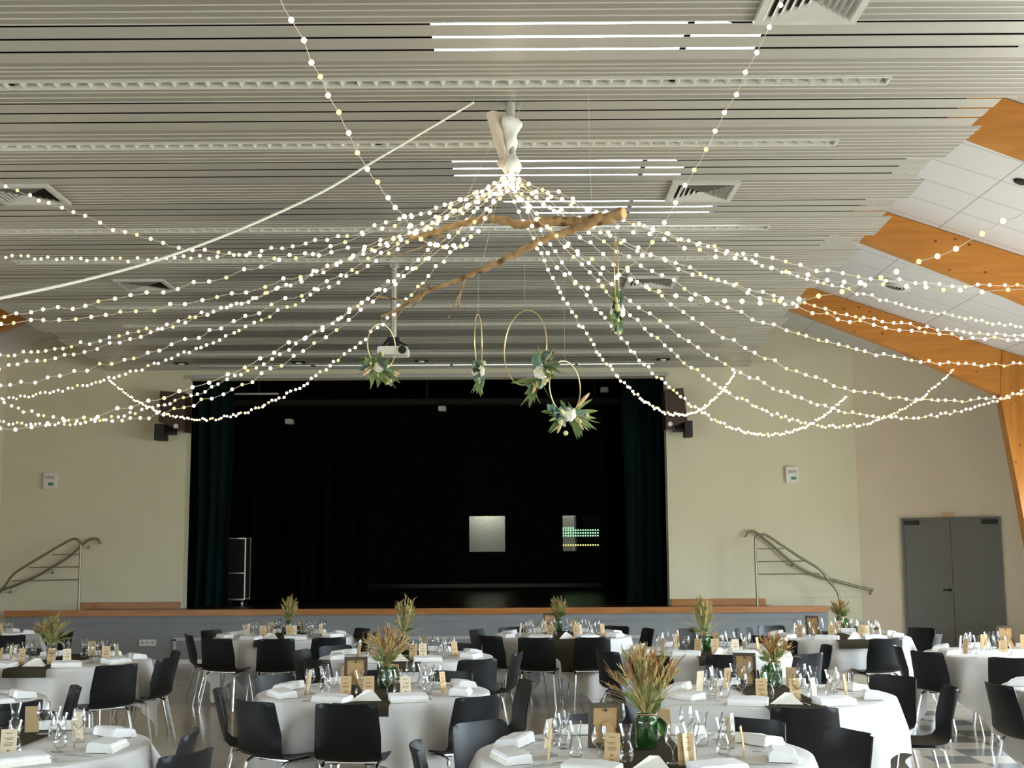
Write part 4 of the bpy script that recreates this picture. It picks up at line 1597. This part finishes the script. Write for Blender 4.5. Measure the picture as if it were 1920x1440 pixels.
def cloth_mesh(seed, half=1.2):
    r = random.Random(seed)
    na, nd = 160, 10
    ph = [r.random() * 6.28 for _ in range(4)]
    rows = []
    rad = [0.0, .3, .6, .78, RT - .01]
    for q in rad:
        rows.append([Vector((q * math.cos(2 * PI * k / na), q * math.sin(2 * PI * k / na), TZ)) for k in range(na + 1)])
    rows.append([Vector(((RT + .008) * math.cos(2 * PI * k / na), (RT + .008) * math.sin(2 * PI * k / na), TZ - .006)) for k in range(na + 1)])
    for d in range(1, nd + 1):
        u = d / nd
        row = []
        for k in range(na + 1):
            a = 2 * PI * k / na
            m_ = max(abs(math.cos(a)), abs(math.sin(a)))
            rho = half / m_ ** .9
            hang = min(rho - RT, TZ - .03) * u
            c4 = (1 - m_) / (1 - .7071)
            fold = math.sin(13 * a + ph[0]) * .5 + math.sin(21 * a + ph[1] + .5 * math.sin(3 * a + ph[2])) * .35 + math.sin(8 * a + ph[3]) * .4
            amp = .040 * min(1, hang / .22) * (1 + .9 * c4)
            rr = RT + .012 + amp * (fold + .75) + .05 * hang
            row.append(Vector((rr * math.cos(a), rr * math.sin(a), TZ - .008 - hang)))
        rows.append(row)
    return rows


def cloth(seed):
    return MB().grid(cloth_mesh(seed))


def runner_rows(over_f, over_b, w=.40):
    path = []
    for k in range(5, 0, -1):
        if over_f > .01:
            path.append((-RT - .062, TZ - .02 - over_f * k / 5))
    y = -RT - .02
    path += [(-RT - .055, TZ - .012), (-RT - .03, TZ + .004), (-RT + .03, TZ + .006)]
    for k in range(1, 12):
        path.append((-RT + .03 + (2 * RT - .06) * k / 12, TZ + .006))
    path += [(RT - .03, TZ + .006), (RT + .03, TZ + .004), (RT + .055, TZ - .012)]
    for k in range(1, 4):
        path.append((RT + .062, TZ - .02 - over_b * k / 3))
    rows = []
    for (y, z) in path:
        rows.append([Vector((w * s, y + .006 * math.sin(9 * s + y), z)) for s in (-.5, -.25, 0, .25, .5)])
    return rows


# --- small things
def proto(name, cat):
    return thing(name, 'x', cat, (0, 0, -20), 0)


NAP = proto('napkin', 'napkin')
prof_ = ((-.074, .002), (-.068, .036), (-.058, .045), (.045, .058), (.058, .050), (.066, .004))
rows = []
for (y, z) in prof_:
    rows.append([Vector((.132 * s, y * (1 + .03 * math.sin(4 * s)), z * (1 - .10 * (s > .5) * abs(s) ** 3) + .002 * math.sin(6 * s))) for s in (-1, -.6, -.2, .2, .6, 1)])
m_ = MB().grid(rows)
nc = 6
m_.f.append(tuple(i * nc for i in range(6))); m_.mi.append(0)
m_.f.append(tuple(i * nc + 5 for i in range(5, -1, -1))); m_.mi.append(0)
m_.build('folded_cloth', 'napkin_white', NAP, True, 25)
MB().box((0, -.062, .016), (.268, .030, .010)).box((0, -.06, .005), (.272, .034, .008)).build('fold_flap', 'napkin_cream', NAP, False)
reg(NAP)
NAPT = proto('napkin_triangle', 'napkin')
m_ = MB().add([(-.11, -.06, .003), (.11, -.05, .003), (.07, .07, .003), (-.05, .08, .003), (-.01, .0, .075), (.03, .03, .07)], [(0, 1, 5, 4), (1, 2, 5), (2, 3, 4, 5), (3, 0, 4), (3, 2, 1, 0)])
m_.build('folded_cloth', 'napkin_cream', NAPT, False)
reg(NAPT)


def card_proto(material):
    c_ = proto('menu_card', 'menu card')
    rot = Matrix.Rotation(math.radians(-7), 3, 'X')
    m2 = MB().box(rot @ Vector((0, 0, .077)), (.078, .004, .15), rot)
    m2.build('card', material, c_, False)
    m2 = MB()
    for (z, w_) in ((.132, .035), (.108, .05), (.100, .03), (.085, .044), (.078, .05), (.071, .04), (.045, .012), (.028, .022), (.021, .03)):
        m2.box(rot @ Vector((random.uniform(-.003, .003), -.0024, z)), (w_, .0006, .0028), rot)
    m2.box(rot @ Vector((0, -.0024, .047)), (.014, .0006, .006), rot)
    m2.build('printed_text', 'ink', c_, False)
    return reg(c_)


CARD = card_proto('kraft')
CARDP = card_proto('kraft_pale')


def glass_proto(name, prof, seg=18):
    g_ = proto(name, 'glass')
    MB().lathe(prof, seg).build('glass_body', 'clear_glass', g_, True, 50)
    return g_


WINE = glass_proto('wine_glass', [(0, .002), (.034, .002), (.035, .005), (.010, .012), (.0045, .022), (.0045, .065), (.012, .078), (.034, .098), (.040, .125), (.037, .155), (.031, .185)])
reg(WINE)
TUMB = glass_proto('water_glass', [(0, .003), (.026, .003), (.031, .010), (.036, .035), (.034, .060), (.024, .088), (.020, .105), (.024, .140), (.033, .175), (.034, .180)])
reg(TUMB)
FORK = proto('fork', 'cutlery')
m_ = MB().box((0, -.045, .004), (.009, .115, .003)).box((0, .03, .005), (.006, .05, .003)).box((0, .06, .006), (.022, .016, .003))
for k in range(4):
    m_.box((-.0087 + .0058 * k, .088, .007), (.0028, .044, .0025))
m_.build('fork_body', 'cutlery', FORK, False)
reg(FORK)
KNIFE = proto('knife', 'cutlery')
MB().box((0, -.06, .004), (.010, .09, .004)).prism([(-.006, -.015), (.008, -.015), (.009, .06), (.003, .11), (-.006, .11)], .003, .0045, 'z').build('knife_body', 'cutlery', KNIFE, False)
reg(KNIFE)


# photo frame: picture side faces +Y, easel strut stands behind on -Y
FRAME = proto('photo_frame', 'photo frame')
rot = Matrix.Rotation(math.radians(10), 3, 'X')
fw, fh, ft = .175, .235, .022
m_ = MB()
for (cx, cz, sx, sz) in ((0, fh - .011, fw, .022), (0, .011, fw, .022), (-fw / 2 + .011, fh / 2, .022, fh - .044), (fw / 2 - .011, fh / 2, .022, fh - .044)):
    m_.box(rot @ Vector((cx, 0, cz)) + Vector((0, 0, .003)), (sx, ft, sz), rot)
m_.build('frame', 'frame_dark', FRAME, False)
bb_ = MB().box(rot @ Vector((0, -.002, fh / 2)) + Vector((0, 0, .003)), (fw - .04, .006, fh - .04), rot).build('back_board', 'mdf', FRAME, False)
MB().box(rot @ Vector((0, .006, fh / 2)) + Vector((0, 0, .003)), (fw - .044, .002, fh - .044), rot).build('picture', 'photo_dark', FRAME, False)
a = Vector((.0, -.035, .135)); b = Vector((.055, -.105, .004))
dv = (b - a)
q_ = Vector((0, 0, -1)).rotation_difference(dv.normalized()).to_matrix()
MB().box((a + b) / 2, (.045, .004, dv.length), q_).build('easel_strut', 'mdf', bb_, False)
m_ = MB()
for (x, z) in ((0, fh - .03), (-fw / 2 + .02, .1), (fw / 2 - .02, .1), (-.04, .025), (.04, .025)):
    m_.box(rot @ Vector((x, -.014, z)), (.010, .006, .012), rot)
m_.build('clips', 'speaker_black', bb_, False)
reg(FRAME)


def jar_proto(name, r, h, lidside):
    j = proto(name, 'vase')
    pr = [(0, .004), (r * .92, .004), (r, .014), (r, h * .72), (r * .97, h * .80), (r * .80, h * .88), (r * .78, h * .93), (r * .86, h * .95), (r * .86, h), (r * .80, h)]
    pi = [(p[0] - .004, p[1] + (.006 if k < 2 else 0)) for k, p in enumerate(pr)][::-1]
    MB().lathe(pr + pi[1:], 24).build('jar_body', 'green_glass', j, True, 60)
    if lidside:
        MB().tube([(r * .9 * math.cos(a_), r * .9 * math.sin(a_), h * .955) for a_ in [2 * PI * k / 20 for k in range(21)]], .003, 6).build('rubber_seal', 'rubber_seal', j)
        s = lidside
        rot = Matrix.Rotation(s * math.radians(76), 3, 'Y') @ Matrix.Rotation(0, 3, 'X')
        rot = Matrix.Rotation(math.radians(25) * s, 3, 'Z') @ rot
        c = Vector((s * (r + .030), -.02, h * .60))
        lid = MB().lathe([(0, .012), (r * .7, .014), (r * .86, .008), (r * .92, 0), (r * .92, -.010), (r * .84, -.010), (r * .7, .002), (0, .004)], 24, c, rot).build('jar_lid', 'green_glass', j, True, 60)
        wv = [Vector((s * r * .9, 0, h * .93)), Vector((s * (r + .01), -.01, h * .88)), c + Vector((0, 0, r * .75)), c + Vector((s * .02, -.01, 0)), c + Vector((s * .005, -.01, -r * .95))]
        MB().tube(smooth_path(wv, 4), .0016, 5).build('wire_clip', 'chrome', lid)
    return reg(j)


JARR = jar_proto('green_jar', .058, .185, 1)
JARL = jar_proto('green_jar', .058, .185, -1)
JARN = jar_proto('green_vase', .042, .17, 0)


def bouquet(loc, h, spread, seed, label, cols=('grass_tan', 'grass_gold', 'grass_rust'), white=0, neck=.04, dense=1.0, leaf=.6, z0=.10, lean=(0, 0)):
    r = random.Random(seed)
    st = random.getstate()
    random.seed(seed)
    t = thing('dried_bouquet', label, 'bouquet', loc, 0, 'dried grass bouquets on the tables')
    stems = MB()
    plumes = [MB() for _ in cols]
    lv = MB()
    wf = MB()
    n = int(62 * dense)
    for k in range(n):
        a = r.uniform(0, 2 * PI)
        m = r.random() ** .6
        tx, ty = spread * m * math.cos(a) + lean[0], spread * m * math.sin(a) * .8 + lean[1]
        hh = h * r.uniform(.50, 1.08) * (1 - .30 * m)
        b = Vector((r.uniform(-1, 1) * neck * .6, r.uniform(-1, 1) * neck * .6, z0))
        mid = Vector((tx * .48, ty * .48, z0 + (.19 - z0) + hh * .50))
        tip = Vector((tx, ty, .19 + hh))
        P = smooth_path([b, Vector((b.x * .8 + tx * .06, b.y * .8 + ty * .06, .175)), mid, tip], 3)
        stems.tube(P, .0014, 4, False)
        d = (tip - mid).normalized()
        pm = plumes[r.randrange(len(cols))]
        L = r.uniform(.05, .11)
        if r.random() < .6:
            # feathery plume: overlapping slim leaves round the tip
            for q in range(7):
                base = tip - d * L * (q / 7)
                dd = (d + Vector((r.gauss(0, .28), r.gauss(0, .28), r.gauss(0, .15)))).normalized()
                pm.leaf(base, dd, L * r.uniform(.5, .8), .0042, bend=r.uniform(-.2, .3), n=3)
        else:
            rot = Vector((0, 0, 1)).rotation_difference(d).to_matrix()
            pm.ball(tip - d * L * .35, L * .5, 6, 6, (.16, .16, 1), rot)
            for q in range(4):
                dd = (d + Vector((r.gauss(0, .4), r.gauss(0, .4), r.gauss(0, .1)))).normalized()
                pm.leaf(tip - d * L * r.random() * .8, dd, L * .45, .003, n=3)
    bl = MB()
    for k in range(int(16 * dense)):
        a = r.uniform(0, 2 * PI)
        d = Vector((math.cos(a), math.sin(a) * .8, r.uniform(.5, 1.6))).normalized()
        bl.leaf(Vector((neck * .5 * math.cos(a), neck * .5 * math.sin(a), .18)), d, h * r.uniform(.6, .95), .0042, nrm=Vector((-math.sin(a), math.cos(a), 0)).cross(d) * -1, bend=r.uniform(.2, .7), n=7)
    bl.build('grass_blades', cols[0], t)
    for k in range(int(14 * leaf)):
        a = r.uniform(0, 2 * PI)
        base = Vector((neck * .8 * math.cos(a), neck * .8 * math.sin(a), .185 + r.uniform(0, .05)))
        d = Vector((math.cos(a), math.sin(a), r.uniform(.2, 1.3))).normalized()
        lv.leaf(base, d, r.uniform(.06, .12), r.uniform(.010, .02), bend=r.uniform(0, .5))
    stems.build('grass_stems', 'grass_olive', t)
    for pm, c in zip(plumes, cols):
        if pm.v:
            pm.build('grass_plumes', c, t)
    if lv.v:
        lv.build('leaves', 'leaf_green', t)
    for k in range(white):
        a = r.uniform(-.5, 1.2)
        c = Vector((spread * .7 * math.cos(a), -spread * .4, .19 + h * r.uniform(.45, .8)))
        for q in range(6):
            wf.ball(c + Vector((r.gauss(0, .010), r.gauss(0, .01), r.gauss(0, .010))), .013, 8, 6)
    if white:
        wf.build('white_flower', 'petal_white', t)
    random.setstate(st)
    return t


POS = {}
clothrot = {'T1': 20, 'T2': 38, 'T3': 12, 'T4': 5, 'T5': 30, 'T6': 0, 'T7': 25, 'T8': 40, 'T9': 33, 'T10': 22, 'T11': 15, 'T12': 38, 'T13': 62, 'T14': 30}
for (ti, (k, (px, py, phr))) in enumerate(TAB.items()):
    p = atz(px, py, TZ)
    POS[k] = Vector((p.x, p.y, 0))
    place(TABLE, (p.x, p.y, 0), random.uniform(0, 1.5), 'folding table under its white cloth, ' + phr, 'round folding tables')
    o = cloth(100 + ti).build('tablecloth', 'tablecloth_white', None, True, 60, loc=(p.x, p.y, 0), rotz=math.radians(clothrot[k] + 45))
    tag(o, 'white square tablecloth draped over ' + phr, 'tablecloth', 'white tablecloths on the round tables')
    over = {'T10': .34, 'T8': .05, 'T12': .06}.get(k, .05)
    if k != 'T13' and k != 'T14':
        o = MB().grid(runner_rows(over, .08), .002).build('table_runner', 'runner_burlap', None, True, 60, loc=(p.x, p.y, 0), rotz=0)
        tag(o, 'dark brown burlap runner laid across ' + phr, 'table runner', 'burlap runners on the tables')
    for (phi, r_) in CH[k]:
        a = math.radians(phi)
        jit = math.radians(random.uniform(-9, 9))
        place(CHAIR, (p.x + r_ * math.cos(a), p.y + r_ * math.sin(a), 0), a + PI / 2 + jit, 'black plastic chair, %s seat of %s' % (HOUR[hour(phi)], phr), 'black plastic chairs round the tables')

# settings ----------------------------------------------------------------
centre = {  # vase px, py, kind
    'T1': (1213, 1403, JARR), 'T2': (724, 1290, JARR), 'T3': (1453, 1286, JARL), 'T11': (1321, 1222, JARR), 'T12': (1576, 1183, JARR),
    'T10': (1048, 1184, JARN), 'T9': (757, 1226, JARN), 'T8': (541, 1189, JARN), 'T4': (95, 1243, JARN), 'T7': (-70, 1192, JARN),
}
BQ = {
    'T1': dict(h=.33, spread=.19, dense=1.3, cols=('grass_gold', 'grass_tan', 'grass_rust', 'grass_olive'), lean=(-.01, 0)),
    'T2': dict(h=.26, spread=.17, dense=1.3, cols=('grass_tan', 'grass_gold', 'grass_rust')),
    'T3': dict(h=.20, spread=.11, white=2, cols=('grass_gold', 'grass_rust', 'grass_tan')),
    'T4': dict(h=.24, spread=.17, cols=('grass_olive', 'grass_tan')),
    'T7': dict(h=.2, spread=.1, cols=('grass_olive', 'grass_tan'), dense=.5),
    'T8': dict(h=.28, spread=.12, cols=('grass_olive', 'grass_gold'), dense=.8),
    'T9': dict(h=.38, spread=.11, cols=('grass_gold', 'grass_olive'), dense=.8, lean=(.02, 0)),
    'T10': dict(h=.26, spread=.10, cols=('grass_tan', 'grass_olive'), dense=.7, leaf=2),
    'T11': dict(h=.36, spread=.10, cols=('grass_gold', 'grass_olive'), dense=.9),
    'T12': dict(h=.20, spread=.12, cols=('grass_rust', 'grass_gold', 'grass_olive'), dense=.8, leaf=2),
}
for i, (k, (px, py, J)) in enumerate(centre.items()):
    q = atz(px, py, TZ + .009)
    phr = TAB[k][2]
    nm = 'slim green glass vase' if J is JARN else 'green clip jar with open lid'
    place(J, q, 0.0, '%s on %s' % (nm, phr), 'green glass jars and vases on the tables')
    desc = {'T1': 'widest dried bouquet of pampas and wheat', 'T2': 'dense tan dried grass bouquet', 'T3': 'dried bouquet with white blooms', 'T4': 'dark olive dried grass bouquet', 'T7': 'small olive dried grass bouquet', 'T8': 'upright olive dried grass bouquet', 'T9': 'tall golden dried grass bouquet', 'T10': 'leafy tan and green dried bouquet', 'T11': 'tall pale dried grass bouquet', 'T12': 'rust and green dried bouquet'}[k]
    bouquet(q, seed=40 + i, label='%s on %s' % (desc, phr), neck=.035 if J is JARN else .042, **BQ[k])

FRM = {}
for (k, px, py, rz) in (('T1', 1133, 1402, 10), ('T2', 666, 1290, 12), ('T3', 1399, 1281, -22), ('T10', 1031, 1184, 5), ('T12', 1526, 1191, -35), ('T13', 1886, 1216, -10), ('T11', 1291, 1222, 188)):
    q = atz(px, py, TZ + (.002 if k in ('T13',) else .007))
    FRM[k] = (q.x, q.y)
    place(FRAME, q, math.radians(rz), 'dark photo frame %s on %s' % ('showing its front' if k == 'T11' else 'showing its kraft back', TAB[k][2]), 'photo frames on the tables')

NPL = 8
for k, (px, py, phr) in TAB.items():
    c = POS[k]
    off = {'T1': 22, 'T2': 26, 'T3': 22, 'T5': 35, 'T13': 10}.get(k, 22)
    dist = c.length
    occupied = []
    if k in centre:
        q = atz(centre[k][0], centre[k][1], TZ)
        occupied.append((q.x, q.y, .11 if centre[k][2] is not JARN else .08))
    if k in FRM:
        fx_, fy_ = FRM[k]
        occupied += [(fx_, fy_, .085), (fx_ + .03, fy_ - .12, .05), (fx_ - .05, fy_ - .12, .04)]
    for i in range(9):
        phi = -90 if i == 8 else off + 45 * i
        if i < 8 and abs(((phi + 90 + 180) % 360) - 180) < 16:
            phi += 16
        hr = HOUR[hour(phi)]
        a = math.radians(phi)
        u = Vector((math.cos(a), math.sin(a), 0))
        tg = Vector((-math.sin(a), math.cos(a), 0))

        def inframe(v):
            x, y = proj(v)
            return -15 < x < 1935 and y < 1452

        zt = TZ + .0015
        if i == 8:
            v = c + u * .66 + tg * random.uniform(-.05, .05)
            v.z = TZ + .009
            if inframe(v):
                place(NAPT, v, random.uniform(-.4, .4), 'cream pointed napkin on the runner of %s' % phr, 'pointed napkins on the runners')
            v = c + u * .50 + tg * random.uniform(-.1, .1) + Vector((.09, 0, 0))
            v.z = TZ + .0095
            if inframe(v) and k not in ('T13', 'T14'):
                place(CARD, v, random.uniform(-.25, .25), 'brown kraft menu card, runner end of %s' % phr, 'kraft menu cards')
            continue
        near = dist < 11.5
        v = c + u * (.71 + random.uniform(-.02, .02)) + tg * random.uniform(-.03, .03)
        v.z = zt
        if inframe(v):
            place(NAP, v, a + PI / 2 + random.uniform(-.25, .25), 'white folded napkin, %s place of %s' % (hr, phr), 'folded white napkins at the places')
        back = math.sin(a) > -.2

        def clear(v, rr):
            return all((v.x - ox) ** 2 + (v.y - oy) ** 2 > (rr + orr) ** 2 for (ox, oy, orr) in occupied)

        def put(Pp, r_, s_, rot, lab, grp, rr):
            for tries in range(12):
                v = c + u * (r_ + random.uniform(-.02, .02) + .0 * tries) + tg * (s_ + random.uniform(-.02, .02) + random.uniform(-.03, .03) * tries)
                if abs(v.x - c.x) < .215 and k not in ('T13', 'T14'):
                    v.z = TZ + .0095
                else:
                    v.z = zt
                if clear(v, rr):
                    break
            else:
                return
            if inframe(v):
                occupied.append((v.x, v.y, rr))
                place(Pp, v, rot, lab, grp)

        faceang = random.uniform(-.6, .6) if not back else random.uniform(-.5, .5)
        # cards turn their print to the sitter
        put(CARD if (i % 3) else CARDP, .53, random.uniform(.0, .07), a + PI / 2 + faceang, '%s kraft menu card, %s place of %s' % ('brown' if (i % 3) else 'pale', hr, phr), 'kraft menu cards', .035)
        put(WINE, .47, -.09, 0, 'clear stemmed wine glass, %s place of %s' % (hr, phr), 'wine glasses', .042)
        put(TUMB, .40, .05, 0, 'clear waisted water glass, %s place of %s' % (hr, phr), 'water glasses', .042)
        if near:
            for (Pp, s_, nm) in ((FORK, .185, 'fork'), (KNIFE, -.185, 'knife')):
                v = c + u * .64 + tg * (s_ + random.uniform(-.012, .012))
                v.z = TZ + (.0088 if abs(v.x - c.x) < .24 else .0015)
                if inframe(v):
                    place(Pp, v, a + PI / 2 + random.uniform(-.3, .3), 'steel %s, %s place of %s' % (nm, hr, phr), 'forks on the cloths' if nm == 'fork' else 'knives on the cloths')
flush()
